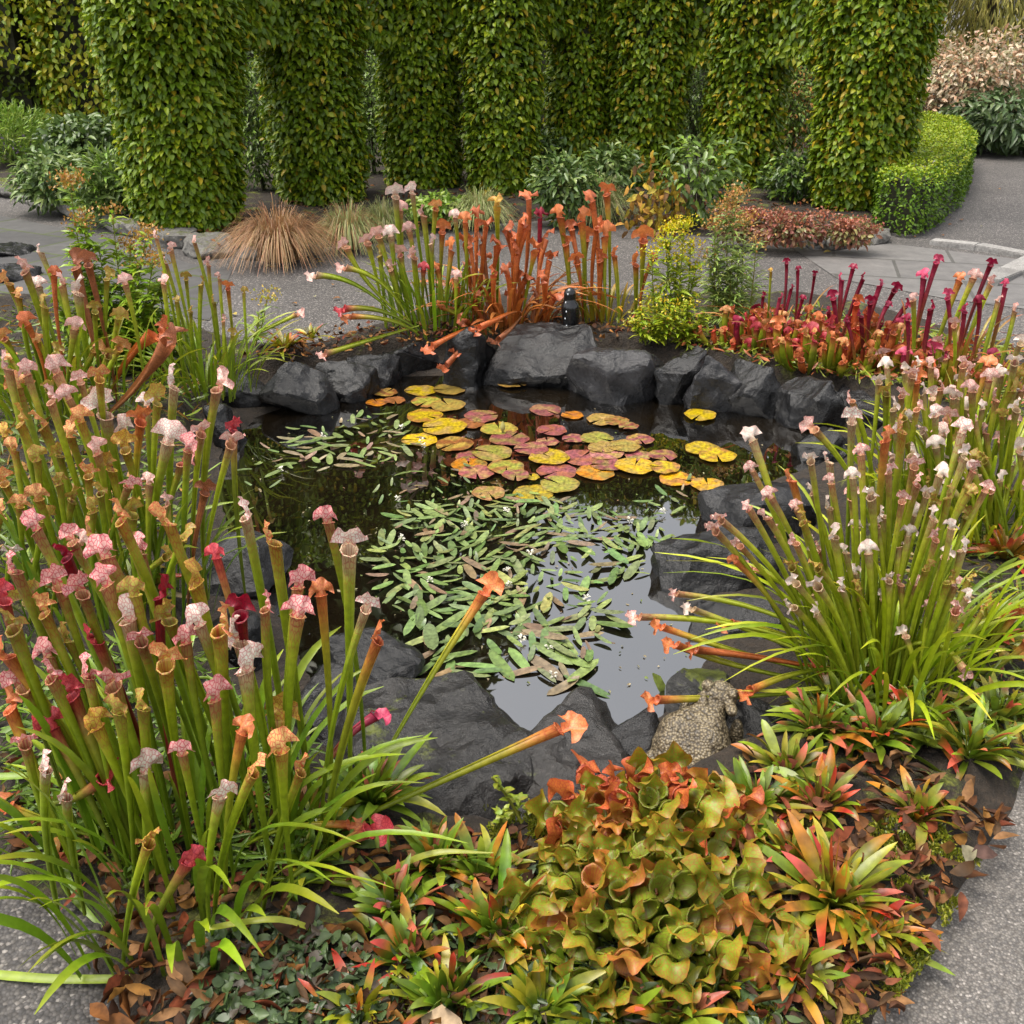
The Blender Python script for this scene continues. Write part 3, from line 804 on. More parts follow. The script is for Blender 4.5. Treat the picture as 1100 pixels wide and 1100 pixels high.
# foreground clump at the near left of the pond
HA = [(264, 556, 'white', 1.1), (295, 584, 'peach', 1.2), (353, 562, 'pink', 1.1), (375, 591, 'white', 1.25), (149, 596, 'pink', 1.6), (182, 564, 'peach', 1.1), (233, 600, 'red', .8), (211, 628, 'yellow', 1.2), (17, 615, 'pink', 1.2),
      (5, 646, 'red', 1.2), (33, 646, 'greenv', 1.3), (15, 676, 'greenv', 1.6), (64, 632, 'pink', 1.2), (115, 630, 'pink', 1.3), (89, 639, 'pink', 1.1), (105, 690, 'red', .9), (138, 667, 'white', 1.3), (182, 668, 'greenv', 1.3), (236, 678, 'peach', 1.3),
      (258, 692, 'white', 1.2), (264, 722, 'white', 1.3), (320, 632, 'pink', 1.2), (320, 662, 'pink', 1.2), (393, 655, 'white', .8), (178, 715, 'peach', 1.3), (122, 738, 'pink', 1.3), (78, 748, 'red', 1.3), (25, 740, 'pink', 1.0), (11, 762, 'orange', 1.2),
      (53, 707, 'pink', 1.1), (95, 727, 'pink', 1.0), (55, 729, 'pink', 1.0), (105, 782, 'yellow', 1.1), (58, 785, 'red', 1.2), (260, 788, 'orange', .9), (300, 780, 'yellow', 1.35), (196, 810, 'pink', .8), (160, 906, 'yellow', 1.0), (202, 927, 'red', 1.1),
      (406, 688, 'orange', 1.0), (27, 800, 'pink', 1.0), (40, 572, 'pink', 1.1), (78, 583, 'pink', 1.1), (100, 575, 'peach', 1.0), (116, 600, 'pink', 1.1), (72, 600, 'darkred', 1.1), (172, 642, 'darkred', 1.2), (215, 672, 'white', 1.1),
      (258, 662, 'darkred', 1.3), (200, 692, 'pink', 1.1), (345, 640, 'orange', .9), (152, 690, 'pink', 1.0), (130, 560, 'peach', .9), (9, 706, 'orange', 1.0), (48, 660, 'peach', 1.1), (285, 655, 'pink', .9), (75, 690, 'greenv', 1.0), (145, 640, 'greenv', 1.2)]
A = clump('pitcher_plant', "tall pitcher plant with pink veined white hoods on thick green tubes filling the near corner", 'pitcher plant', 'pitcher plants around the pond', (205, 935), HA, .27, .08, dy=.20, R=.0140, sway=.06,
          leaves=95, leafL=(.25, .5), leafW=.017, leafspread=.22, leafC=((.10, .16, .014), (.22, .27, .025)), hood=1.06, hw=.92, fill=10, fill_box=(10, 640, 330, 860), fill_styles=('pink', 'greenv', 'peach', 'white'))
def px3(*pts): return np.array([RY(x, y, Y) for x, y, Y in pts])
BA = world_loc(A)
def lean_pitcher(root, pts, style, R=.014, **k):
    P = px3(*pts)
    mid = 2 * P[1] - .5 * (P[0] + P[2])
    return pitcher(root, P[0], P[2], style, R=R, mid=mid, front=(0, -.3, 1), **k)
# pitchers leaning out over the slabs
for pts, st, R in [(((392, 852, 1.72), (452, 745, 1.85), (520, 638, 1.98)), 'orange', .013), (((330, 905, 1.62), (450, 850, 1.66), (600, 783, 1.74)), 'orange', .014),
                   (((262, 985, 1.45), (330, 930, 1.5), (396, 893, 1.54)), 'red', .015), (((180, 950, 1.5), (300, 944, 1.5), (396, 952, 1.5)), 'pink', .011), (((236, 992, 1.42), (330, 985, 1.42), (408, 1012, 1.42)), 'red', .011),
                   (((250, 920, 1.58), (300, 892, 1.56), (374, 886, 1.56)), 'orange', .009), (((120, 905, 1.6), (60, 885, 1.6), (10, 868, 1.6)), 'orange', .013), (((330, 900, 1.62), (352, 820, 1.7), (402, 770, 1.8)), 'magenta', .012),
                   (((30, 830, 1.62), (58, 862, 1.56), (112, 836, 1.52)), 'red', .013)]:
    lean_pitcher(A, pts, st, R, hood=1.1)
def blade_px(root, pts, w, c0, c1, n=16, up=(0, -.4, 1), name='leaf'):
    P = catmull(px3(*pts), n); u = np.linspace(0, 1, n)
    mb = MB(); blade(mb, P, w * np.interp(u, [0, .1, .6, 1], [.7, 1, .9, .12]), up, lerp_stops(u, [(0, c0), (.6, c0), (1, c1)]))
    return mb.build(name, M_LEAF, root, P[0])
GR, YG = (.14, .22, .02), (.30, .32, .05)
blade_px(A, [(-20, 1046, 1.32), (60, 1052, 1.30), (150, 1052, 1.30), (205, 1054, 1.30)], .017, (.2, .26, .03), GR)
blade_px(A, [(62, 850, 1.66), (62, 915, 1.58), (78, 960, 1.5), (118, 1005, 1.42)], .026, GR, GR, up=(.6, -.8, .3))
blade_px(A, [(128, 1005, 1.40), (85, 1065, 1.34), (60, 1120, 1.3)], .022, GR, YG)
blade_px(A, [(126, 1008, 1.40), (136, 1060, 1.34), (122, 1125, 1.3)], .026, GR, YG)
blade_px(A, [(165, 1026, 1.37), (135, 1075, 1.33), (118, 1130, 1.3)], .017, GR, YG)
blade_px(A, [(180, 1045, 1.35), (150, 1085, 1.33), (150, 1125, 1.3)], .018, GR, GR)
blade_px(A, [(212, 1130, 1.28), (215, 1060, 1.31), (219, 998, 1.33)], .013, (.16, .17, .025), (.2, .2, .03), up=(0, -1, .2), name='stalk')
blade_px(A, [(218, 998, 1.33), (300, 988, 1.34), (360, 1008, 1.38), (420, 1018, 1.4)], .012, YG, (.45, .2, .1))
blade_px(A, [(390, 952, 1.5), (460, 918, 1.5), (530, 916, 1.5)], .014, YG, YG)
blade_px(A, [(0, 940, 1.58), (60, 930, 1.58), (130, 915, 1.6)], .014, GR, YG)
blade_px(A, [(-10, 835, 1.7), (20, 834, 1.7), (45, 832, 1.7)], .017, GR, YG)

HB = [(187, 417, 'white', 1.2), (233, 419, 'palepink', 1.3), (113, 447, 'white', 1.6), (133, 466, 'white', 1.1), (180, 477, 'white', 1.4), (135, 484, 'yellow', 1.2), (251, 463, 'red', 1.1), (248, 478, 'palepink', 1.0), (216, 467, 'palepink', 1.1),
      (169, 434, 'greenv', 1.1), (62, 403, 'palepink', 1.2), (87, 412, 'palepink', 1.0), (107, 408, 'peach', 1.2), (55, 432, 'palepink', 1.0), (151, 454, 'orange', 1.2), (22, 456, 'yellow', 1.2), (47, 459, 'peach', 1.3), (16, 485, 'peach', 1.0),
      (158, 437, 'white', .9), (202, 485, 'pink', 1.1), (195, 499, 'pink', 1.0), (220, 530, 'brown', 1.0), (64, 521, 'greenv', 1.0), (42, 537, 'peach', 1.1), (138, 523, 'pink', 1.2), (142, 554, 'greenv', 1.2), (105, 488, 'palepink', 1.0),
      (76, 470, 'peach', 1.0), (9, 397, 'palepink', 1.2), (7, 470, 'yellow', 1.1), (30, 405, 'palepink', 1.0), (20, 420, 'peach', 1.2), (88, 455, 'peach', .9), (120, 505, 'yellow', 1.0), (40, 495, 'greenv', .9), (75, 430, 'palepink', 1.1), (5, 520, 'peach', 1.0)]
Bc = clump('pitcher_plant', "pitcher plant with cream white veined hoods leaning to the pond behind the tallest pink clump", 'pitcher plant', 'pitcher plants around the pond', (95, 650), HB, .42, .1, dy=.14, R=.0145, sway=.08, leaves=80,
           leafL=(.25, .5), leafW=.015, leafspread=.2, hood=1.15, fill=16, fill_box=(0, 450, 200, 600), fill_styles=('peach', 'greenv', 'greenv', 'palepink', 'white'))
HC = [(44, 272, 'white', 1.0), (27, 292, 'palepink', 1.3), (58, 297, 'rust', 1.0), (82, 288, 'brown', 1.5), (84, 316, 'white', 1.4), (67, 307, 'palepink', 1.2), (42, 310, 'white', .9), (115, 300, 'greenv', 1.0), (135, 307, 'palepink', .9), (5, 365, 'peach', 1.3),
      (10, 305, 'peach', 1.1), (20, 320, 'peach', 1.2), (95, 285, 'brown', 1.2), (48, 330, 'greenv', 1.0), (30, 350, 'rust', 1.0), (80, 355, 'palepink', 1.1), (102, 335, 'greenv', .9), (15, 388, 'peach', 1.1), (60, 380, 'greenv', .9)]
C_ = clump('pitcher_plant', "pitcher plant of mixed cream and dried orange hoods beside leafy green goldenrod stems", 'pitcher plant', 'pitcher plants around the pond', (55, 445), HC, .45, .12, dy=.12, R=.018, sway=.08, leaves=90, leafL=(.25, .5),
           leafW=.017, leafspread=.2, leafC=((.13, .18, .015), (.28, .26, .03)), sides=7, fill=10, fill_box=(0, 330, 130, 420), fill_styles=('greenv', 'greenv', 'peach', 'palepink'))
lean_pitcher(C_, ((108, 452, 4.0), (148, 415, 3.9), (180, 368, 3.8)), 'brown', .028, shrivel=.9, hood=1.2)
lean_pitcher(C_, ((120, 420, 4.2), (140, 385, 4.2), (165, 360, 4.2)), 'rust', .03, shrivel=.7, hood=1.2)
HD = [(209, 261, 'palepink', .9), (184, 270, 'palepink', .9), (224, 285, 'palepink', .8), (178, 283, 'palepink', .8), (245, 310, 'orange', .8), (262, 315, 'greenv', .7), (216, 306, 'greenv', .9), (176, 306, 'palepink', 1.1), (168, 256, 'palepink', .7),
      (230, 325, 'greenv', .7), (240, 345, 'palepink', .7), (200, 300, 'greenv', .8), (190, 325, 'greenv', .8), (236, 300, 'palepink', .7), (205, 335, 'greenv', .7), (250, 360, 'greenv', .7)]
clump('pitcher_plant', "slender green pitcher plant with tiny pink hoods above the small grey rock", 'pitcher plant', 'pitcher plants around the pond', (222, 418), HD, .22, .08, dy=.08, R=.015, sway=.06, leaves=85, leafL=(.15, .42),
      leafW=.014, leafC=((.12, .17, .015), (.26, .28, .03)), sides=6, leafspread=.24)

HE = [(915, 454, 'white', 1.0), (891, 497, 'white', 1.1), (916, 514, 'pale', 1.0), (936, 534, 'pale', 1.1), (891, 546, 'pale', 1.0), (896, 577, 'pale', 1.1), (920, 567, 'pale', .9), (909, 594, 'pale', 1.0), (933, 595, 'pale', 1.0), (969, 539, 'palepink', 1.0),
      (985, 521, 'palepink', 1.0), (995, 532, 'pale', 1.0), (982, 556, 'pale', 1.1), (976, 577, 'pale', 1.1), (967, 587, 'pale', 1.0), (1009, 513, 'pale', 1.0), (1036, 492, 'pale', 1.1), (1033, 467, 'white', 1.2), (951, 607, 'pale', .9), (1015, 599, 'pale', 1.0),
      (904, 632, 'pale', .9), (949, 644, 'pale', .9), (1000, 640, 'palepink', 1.2), (973, 684, 'pale', .8), (995, 612, 'greenv', 1.0), (809, 475, 'pale', 1.2), (851, 517, 'orange', 1.0), (871, 496, 'pale', 1.1), (775, 559, 'palepink', 1.0),
      (769, 571, 'palepink', 1.1), (825, 557, 'palepink', .9), (805, 547, 'palepink', .9), (855, 584, 'palepink', .9), (856, 548, 'palepink', .9), (795, 587, 'palepink', .9), (791, 604, 'orange', .9), (835, 574, 'palepink', .9), (829, 536, 'palepink', .9),
      (809, 507, 'palepink', .8), (1058, 528, 'palepink', 1.0), (1045, 506, 'palepink', .9), (1022, 568, 'pale', .9), (955, 624, 'pale', .8), (942, 565, 'pale', .8), (951, 474, 'orange', 1.1), (969, 464, 'peach', 1.1), (925, 490, 'palepink', 1.0),
      (873, 530, 'pale', .9), (950, 555, 'pale', .9), (1005, 580, 'palepink', .8)]
E = clump('pitcher_plant', "big yellow green pitcher plant with many small ruffled white hoods fanning over the pond", 'pitcher plant', 'pitcher plants around the pond', (955, 738), HE, .17, .07, dy=.10, R=.0115, sway=.09, leaves=90, leafL=(.2, .5),
          leafW=.013, leafspread=.32, leafC=((.19, .26, .018), (.38, .41, .04)), hood=1.15, hw=.9, hl=.85, wing=.006, fill=34, fill_box=(850, 500, 1060, 660), fill_styles=('pale', 'palepink', 'greenv'), xk=.45)
for pts, st, R in [(((940, 735, 2.2), (850, 668, 2.35), (728, 638, 2.45)), 'palepink', .010), (((940, 735, 2.2), (830, 680, 2.3), (688, 663, 2.35)), 'palepink', .011), (((930, 735, 2.2), (810, 705, 2.25), (712, 674, 2.3)), 'orange', .011),
                   (((930, 738, 2.18), (820, 722, 2.2), (727, 693, 2.25)), 'orange', .012), (((940, 732, 2.18), (850, 712, 2.2), (748, 698, 2.22)), 'rust', .012), (((930, 735, 2.2), (860, 690, 2.3), (785, 670, 2.32)), 'orange', .012),
                   (((920, 718, 2.2), (862, 722, 2.1), (806, 742, 2.03)), 'orange', .012), (((900, 742, 2.1), (800, 748, 2.05), (706, 752, 2.02)), 'orange', .012), (((930, 725, 2.15), (990, 690, 2.1), (1034, 718, 2.05)), 'palepink', .010),
                   (((930, 740, 2.1), (905, 790, 1.95), (872, 855, 1.82)), 'palepink', .010), (((925, 742, 2.1), (915, 800, 1.93), (905, 850, 1.82)), 'palepink', .011), (((945, 735, 2.2), (870, 650, 2.4), (812, 612, 2.45)), 'palepink', .011),
                   (((935, 735, 2.2), (850, 695, 2.28), (745, 655, 2.35)), 'pale', .010), (((985, 730, 2.2), (1050, 700, 2.2), (1090, 660, 2.2)), 'orange', .012), (((1000, 735, 2.2), (1060, 720, 2.2), (1104, 690, 2.2)), 'orange', .011)]:
    lean_pitcher(E, pts, st, R, hood=1.1, shrivel=.25, wing=.005)
for pts, w in [([(905, 740, 2.1), (880, 800, 1.95), (865, 830, 1.85), (780, 866, 1.78)], .012), ([(965, 770, 2.05), (964, 850, 1.88), (965, 905, 1.75), (958, 935, 1.69)], .016), ([(1000, 745, 2.1), (1050, 800, 1.98), (1098, 835, 1.9)], .012),
               ([(1010, 790, 2.05), (1060, 740, 2.1), (1105, 735, 2.1)], .01), ([(975, 765, 2.08), (1010, 800, 1.95), (1060, 850, 1.86), (1105, 842, 1.86)], .011), ([(920, 735, 2.1), (850, 742, 2.05), (790, 742, 2.03)], .013),
               ([(1000, 770, 2.05), (990, 850, 1.9), (955, 880, 1.8)], .012)]:
    blade_px(E, pts, w, (.3, .33, .04), (.42, .3, .06))
HF = [(1025, 425, 'white', 1.0), (1011, 418, 'palepink', 1.0), (1044, 421, 'palepink', 1.1), (1035, 393, 'palepink', 1.0), (953, 397, 'pale', 1.0), (1076, 404, 'pale', .9), (944, 411, 'pale', 1.0), (915, 431, 'palepink', 1.0), (918, 448, 'pale', .9),
      (875, 462, 'palepink', 1.2), (1060, 395, 'orange', 1.0), (1090, 390, 'pale', 1.0), (1000, 395, 'palepink', .9), (1098, 420, 'palepink', 1.0), (985, 410, 'orange', .9), (1070, 430, 'palepink', .9), (1096, 370, 'pale', .9), (1055, 440, 'pale', .9), (1090, 455, 'palepink', .9),
      (960, 440, 'pale', .9), (985, 440, 'palepink', .9), (1075, 475, 'palepink', .8)]
clump('pitcher_plant', "yellow green pitcher plant with orange and pale hoods behind the big white hooded one", 'pitcher plant', 'pitcher plants around the pond', (1050, 565), HF, .33, .1, dy=.14, R=.014, sway=.08, leaves=95, leafL=(.25, .55),
      leafW=.014, leafC=((.21, .27, .018), (.40, .41, .04)), leafspread=.3, fill=62, fill_box=(950, 390, 1110, 530), fill_styles=('palepink', 'greenv', 'pale', 'pale', 'white'), sides=7)
HG = [(1006, 282, 'magenta', 1.0), (1064, 285, 'crimson', 1.0), (992, 300, 'magenta', 1.0), (1030, 303, 'orange', 1.2), (1045, 300, 'palepink', 1.2), (1064, 306, 'palepink', 1.1), (1080, 309, 'magenta', 1.0), (981, 323, 'palepink', .9), (1000, 332, 'crimson', .9),
      (1018, 320, 'magenta', .9), (1052, 325, 'crimson', .9), (1072, 325, 'palepink', .9), (1036, 335, 'magenta', .8), (1090, 335, 'palepink', .9), (975, 345, 'crimson', .9), (1025, 350, 'palepink', .8)]
clump('pitcher_plant', "tall crimson pitcher plant with green based tubes and pink hoods against the grey path", 'pitcher plant', 'pitcher plants around the pond', (1015, 412), HG, .32, .1, dy=.08, R=.017, sway=.05, leaves=40, leafL=(.2, .4), leafW=.014,
      leafC=((.18, .12, .02), (.34, .1, .05)), sides=7, hood=.9, narrow=1.0)
HH = [(904, 301, 'magenta', 1.1), (916, 290, 'crimson', .9), (927, 300, 'crimson', .8), (945, 307, 'magenta', 1.2), (961, 312, 'crimson', 1.1), (895, 321, 'crimson', .9), (890, 335, 'crimson', .9), (935, 325, 'crimson', .9), (952, 330, 'magenta', .9), (972, 330, 'crimson', .9),
      (965, 350, 'magenta', 1.0), (925, 340, 'crimson', .9), (945, 350, 'crimson', .9), (910, 345, 'magenta', .8)]
clump('pitcher_plant', "dark crimson pitcher plant with bright magenta hoods rising behind the low scarlet clump", 'pitcher plant', 'pitcher plants around the pond', (930, 392), HH, .3, .08, dy=.08, R=.017, sway=.05, leaves=20, leafL=(.15, .3), leafW=.013,
      leafC=((.25, .06, .03), (.4, .06, .06)), sides=7, hood=.85, narrow=1.0)
HI = [(845, 283, 'crimson', .9), (857, 291, 'crimson', .8), (875, 295, 'crimson', .8), (828, 292, 'yellow', .7), (850, 310, 'crimson', .8), (838, 320, 'magenta', .8), (862, 322, 'crimson', .8), (820, 318, 'crimson', .7), (870, 340, 'greenv', .8)]
clump('pitcher_plant', "loose group of thin wine red pitchers, one with a curled neck, beside pale goldenrod", 'pitcher plant', 'pitcher plants around the pond', (835, 375), HI, .2, .08, dy=.06, R=.014, sway=.05, leaves=25, leafL=(.15, .32), leafW=.012,
      leafC=((.2, .12, .02), (.38, .1, .05)), sides=7, hood=.8, narrow=1.0)

def low_pitchers(name, label, bpx, wx, wy, n, styles, L=(.10, .2), R=.016, hoodk=1.0, belly=.25, group='pitcher plants around the pond', lift=.5, hw=1.4):
    B = G(bpx[0], bpx[1], BEDZ)
    root = thing(name, label, 'pitcher plant', B, group)
    for k in range(n):
        a = rnd.uniform(0, 2 * PI); q = math.sqrt(rnd.random())
        x, y = math.cos(a) * q, math.sin(a) * q
        b = B + np.array([x * wx * .85, y * wy * .85, -.02])
        l = rnd.uniform(*L) * (1.1 - .35 * q)
        out = np.array([x, y, 0]) * rnd.uniform(.2, .9) + rng.normal(0, .2, 3) * np.array([1, 1, 0])
        d = unit(out + np.array([0, 0, 1.15 - .25 * q]))
        pitcher(root, b, b + d * l, rnd.choice(styles), R=R * rnd.uniform(.75, 1.2), belly=belly, mid=b + unit(out * 1.2 + np.array([0, 0, lift])) * l * .55, front=unit(np.array([x, y, .0]) * -.6 + rng.normal(0, .6, 3)),
                sides=7, nring=8, hood=hoodk, hw=hw, hl=.9, wing=.006)
    return root
low_pitchers('pitcher_plant', "dense low clump of small scarlet orange pitchers above the rounded wet rock", (905, 392), .33, .17, 85, ['scarlet', 'orange', 'orange', 'red', 'rust', 'peach'], L=(.08, .30), R=.0145, hw=1.1)
low_pitchers('pitcher_plant', "low scarlet pitchers spilling between the goldenrod and the larger scarlet clump", (812, 372), .32, .14, 70, ['scarlet', 'red', 'rust', 'crimson', 'peach', 'orange'], L=(.06, .22), R=.012, hw=1.1)
low_pitchers('pitcher_plant', "faded pink and red pitchers lying low at the path edge under the tall crimson plant", (1010, 410), .28, .10, 40, ['scarlet', 'palepink', 'magenta', 'orange'], L=(.1, .2), R=.014)

HJ = [(425, 212, 'white', 1.2), (443, 208, 'white', 1.1), (430, 228, 'palepink', 1.2), (395, 262, 'palepink', 1.1), (407, 255, 'palepink', 1.1), (420, 255, 'white', 1.1), (489, 234, 'white', .9), (445, 277, 'palepink', 1.0), (455, 232, 'palepink', 1.0),
      (468, 225, 'peach', 1.0), (440, 250, 'palepink', 1.0), (475, 250, 'orange', 1.1), (463, 262, 'white', .9), (485, 270, 'orange', 1.0), (430, 275, 'palepink', .9), (500, 240, 'orange', 1.0), (455, 290, 'red', .8), (420, 290, 'palepink', .9), (505, 265, 'rust', 1.0),
      (470, 290, 'orange', .9), (490, 300, 'palepink', .9), (408, 275, 'greenv', .9)]
J = clump('pitcher_plant', "green pitcher plant with cream hoods at the far bank, partly drying orange", 'pitcher plant', 'pitcher plants around the pond', (470, 352), HJ, .25, .1, dy=.08, R=.020, sway=.06, leaves=70, leafL=(.25, .5), leafW=.018,
          leafC=((.12, .18, .015), (.24, .26, .03)), sides=7, leafspread=.2)
for pts, st, R in [(((440, 345, 5.2), (400, 310, 5.2), (372, 266, 5.2)), 'palepink', .019), (((430, 345, 5.2), (385, 308, 5.2), (340, 296, 5.2)), 'white', .020), (((440, 345, 5.1), (410, 305, 5.1), (372, 288, 5.1)), 'palepink', .018),
                   (((450, 355, 5.0), (410, 335, 4.95), (370, 332, 4.9)), 'red', .019), (((450, 360, 5.0), (420, 345, 4.9), (378, 340, 4.9)), 'orange', .017), (((450, 350, 5.0), (400, 365, 4.9), (350, 380, 4.8)), 'palepink', .018),
                   (((540, 345, 5.1), (500, 355, 4.9), (465, 372, 4.8)), 'rust', .018), (((250, 372, 4.7), (290, 352, 4.75), (318, 338, 4.8)), 'palepink', .014)]:
    lean_pitcher(J, pts, st, R, sides=7)
HK = [(534, 222, 'yellow', 1.1), (568, 215, 'rust', 1.3), (545, 250, 'rust', 1.3), (564, 246, 'rust', 1.2), (586, 257, 'rust', 1.1), (512, 235, 'rust', 1.2), (522, 245, 'rust', 1.2), (500, 262, 'rust', 1.3), (535, 265, 'rust', 1.3), (555, 275, 'rust', 1.2), (575, 270, 'orange', 1.2),
      (590, 280, 'rust', 1.1), (520, 280, 'rust', 1.3), (505, 290, 'brown', 1.2), (545, 295, 'rust', 1.3), (565, 300, 'rust', 1.2), (585, 300, 'rust', 1.1), (525, 310, 'brown', 1.2), (490, 310, 'orange', 1.2), (550, 320, 'rust', 1.2), (575, 322, 'brown', 1.2), (510, 322, 'rust', 1.2),
      (500, 345, 'rust', 1.2), (530, 335, 'brown', 1.3), (560, 240, 'rust', 1.1), (580, 235, 'darkred', .9), (475, 330, 'orange', 1.0), (595, 320, 'rust', 1.2), (518, 262, 'brown', 1.1), (552, 262, 'rust', 1.1), (530, 296, 'rust', 1.1)]
K = clump('pitcher_plant', "dried rust orange pitcher plant with shrivelled curling hoods behind the tall squared rock", 'pitcher plant', 'pitcher plants around the pond', (545, 350), HK, .24, .08, dy=.08, R=.020, sway=.12, leaves=95, leafL=(.08, .34), leafW=.022,
          leafC=((.3, .1, .03), (.48, .17, .06)), sides=7, shrivel=.75, leafspread=.34, hood=1.35)
for pts, st in [(((540, 340, 5.1), (520, 350, 4.95), (492, 375, 4.85)), 'rust'), (((525, 345, 5.1), (505, 365, 4.9), (480, 392, 4.8)), 'rust'), (((560, 340, 5.1), (550, 352, 4.95), (535, 365, 4.85)), 'brown'), (((555, 335, 5.1), (540, 340, 4.95), (515, 352, 4.85)), 'rust')]:
    lean_pitcher(K, pts, st, .019, shrivel=.7, sides=7, hood=1.2)
HL = [(602, 234, 'orange', 1.5), (625, 239, 'orange', 1.4), (636, 218, 'rust', 1.2), (652, 209, 'orange', 1.3), (614, 247, 'rust', 1.3), (650, 255, 'orange', 1.3), (691, 259, 'orange', 1.4), (642, 245, 'rust', 1.2), (630, 258, 'orange', 1.2), (608, 262, 'orange', 1.1), (660, 275, 'orange', 1.0),
      (700, 280, 'rust', 1.0), (683, 285, 'orange', 1.0), (645, 280, 'rust', 1.2), (620, 282, 'orange', 1.1)]
clump('pitcher_plant', "upright bright orange pitcher plant with wide mouths beside the fountain spout", 'pitcher plant', 'pitcher plants around the pond', (650, 345), HL, .2, .08, dy=.05, R=.020, sway=.05, leaves=40, leafL=(.15, .35), leafW=.018,
      leafC=((.2, .16, .02), (.45, .2, .04)), sides=7, leafspread=.22, narrow=1.3)

# squat ruffled pitcher plant at the near edge
def squat_plant(px, py, ex, ey, hh, cnt, styles, label, rr=.021):
    ctr = G(px, py, BEDZ)
    root = thing('squat_pitcher_plant', label, 'pitcher plant', ctr, 'pitcher plants around the pond')
    spots = []
    for k in range(4000):
        a = rnd.uniform(0, 2 * PI); q = math.sqrt(rnd.random())
        x, y = math.cos(a) * q, math.sin(a) * q
        if all((x - u) ** 2 + ((y - v) * .9) ** 2 > 2.35 / cnt for u, v in spots): spots.append((x, y))
        if len(spots) >= cnt: break
    for x, y in spots:
        q = math.hypot(x, y)
        h = .03 + hh * (1 - q ** 2)
        b = ctr + np.array([x * ex * .5, y * ey * .5, -.02])
        m = ctr + np.array([x * ex, y * ey + .01, h + rnd.uniform(-.015, .025)])
        st = rnd.choice(styles)
        out = np.array([x, y, 0])
        t_ = unit(out * .75 + np.array([0, -.45, .62]) + rng.normal(0, .25, 3))
        fr = unit(np.array([0, -1, .2]) * .8 + out * .5 + rng.normal(0, .55, 3))
        pitcher(root, b, m, st, R=rr * rnd.uniform(.65, 1.2), belly=.22, mid=m - t_ * rnd.uniform(.05, .08), front=fr, sides=10, nring=9, hood=1.0, hw=.98, hl=.80, wing=.010, hood_open=rnd.uniform(-.55, .25), ruffle=1.45)
    return root
PP = squat_plant(686, 1000, .25, .20, .09, 95, ['pgreen', 'pgreen', 'pgreen', 'pgreen', 'pamber'], "squat pitcher plant, a dense mound of ruffled green pitchers below the orange red one")
squat_plant(700, 905, .21, .115, .09, 58, ['pred', 'pred', 'pamber', 'pgreen', 'pgreen', 'pgreen'], "squat pitcher plant of ruffled orange red and amber pitchers below the stone toad")
for px, py, Y, st, R in [(758, 915, 1.66, 'pred', .027), (595, 905, 1.62, 'pamber', .026), (695, 1062, 1.42, 'pgreen', .026), (655, 862, 1.78, 'pred', .022), (628, 832, 1.84, 'pred', .021), (690, 850, 1.82, 'pred', .021), (668, 842, 1.83, 'pred', .020), (645, 842, 1.83, 'pred', .020)]:
    b = G(690, 985, BEDZ); m = RY(px, py, Y); root_ = PP
    pitcher(PP, b + np.array([(m[0] - b[0]) * .5, 0, 0]), m, st, R=R * .82, belly=.35, sides=10, nring=10, hood=1.05, hw=1.6, front=(rnd.uniform(-.5, .5), -1, .2), wing=.012, hood_open=-.3)

# ------------------------------------------------------------------ leafy rosettes
RG = ((.07, .12, .012), (.20, .24, .02))
def rosette(px, py, rpx, n, label, c_in, tips, el=(15, 75), w=.030, name='leaf_rosette', cat='rosette plant', z=BEDZ, group='lance leaved rosettes round the pond', stem=0.0):
    B = G(px, py, z); Lr = rpx * mpp(B)
    root = thing(name, label, cat, B, group)
    n = int(n * 1.9)
    for k in range(n):
        a = k * 2.399 + rnd.uniform(-.6, .6); q = (k + .5) / n                 # inner leaves upright, outer ones flat
        e = math.radians(el[1] + (el[0] - el[1]) * q + rnd.uniform(-20, 20))
        L = Lr * (.55 + .5 * q) * rnd.uniform(.75, 1.1) * rnd.uniform(.85, 1.15)
        d = np.array([math.cos(a) * math.cos(e), math.sin(a) * math.cos(e), math.sin(e)])
        b = B + np.array([math.cos(a), math.sin(a), 0]) * .006 + np.array([0, 0, stem * rnd.random()])
        tip = b + d * L - np.array([0, 0, L * .3 * q * rnd.random()]) + rng.normal(0, .08, 3) * L
        P = bez(b, b + d * L * .5 + np.array([0, 0, L * .15]) + rng.normal(0, .05, 3) * L, tip - np.array([0, 0, L * .12 * rnd.random()]), 9); u = np.linspace(0, 1, 9)
        wd = .72 * w * (L / .13) ** .5 * np.interp(u, [0, .2, .55, .85, 1], [.35, .6, 1, .55, .04]) * rnd.uniform(.8, 1.15)
        ct = jit(rnd.choice(tips) if rnd.random() < .72 else GRN, .25); ci = jit(c_in, .25)
        k0 = rnd.uniform(.15, .75)
        C = lerp_stops(u, [(0, ci), (k0, ci), (k0 + .45, ct), (1.5, ct)])
        mb = MB(); blade(mb, P, wd, np.array([0, 0, 1.]) + rng.normal(0, .35, 3), C, fold=rnd.uniform(.05, .3), W=(*ct, .8))
        mb.build('leaf', M_ROSE, root, b)
    return root
RED, ORG, PNK, GRN, YEL = (.42, .05, .03), (.46, .16, .03), (.55, .13, .09), (.15, .21, .02), (.36, .31, .04)
TIPS_G = [GRN, GRN, GRN, YEL, PNK]; TIPS_R = [RED, ORG, ORG, PNK, YEL]
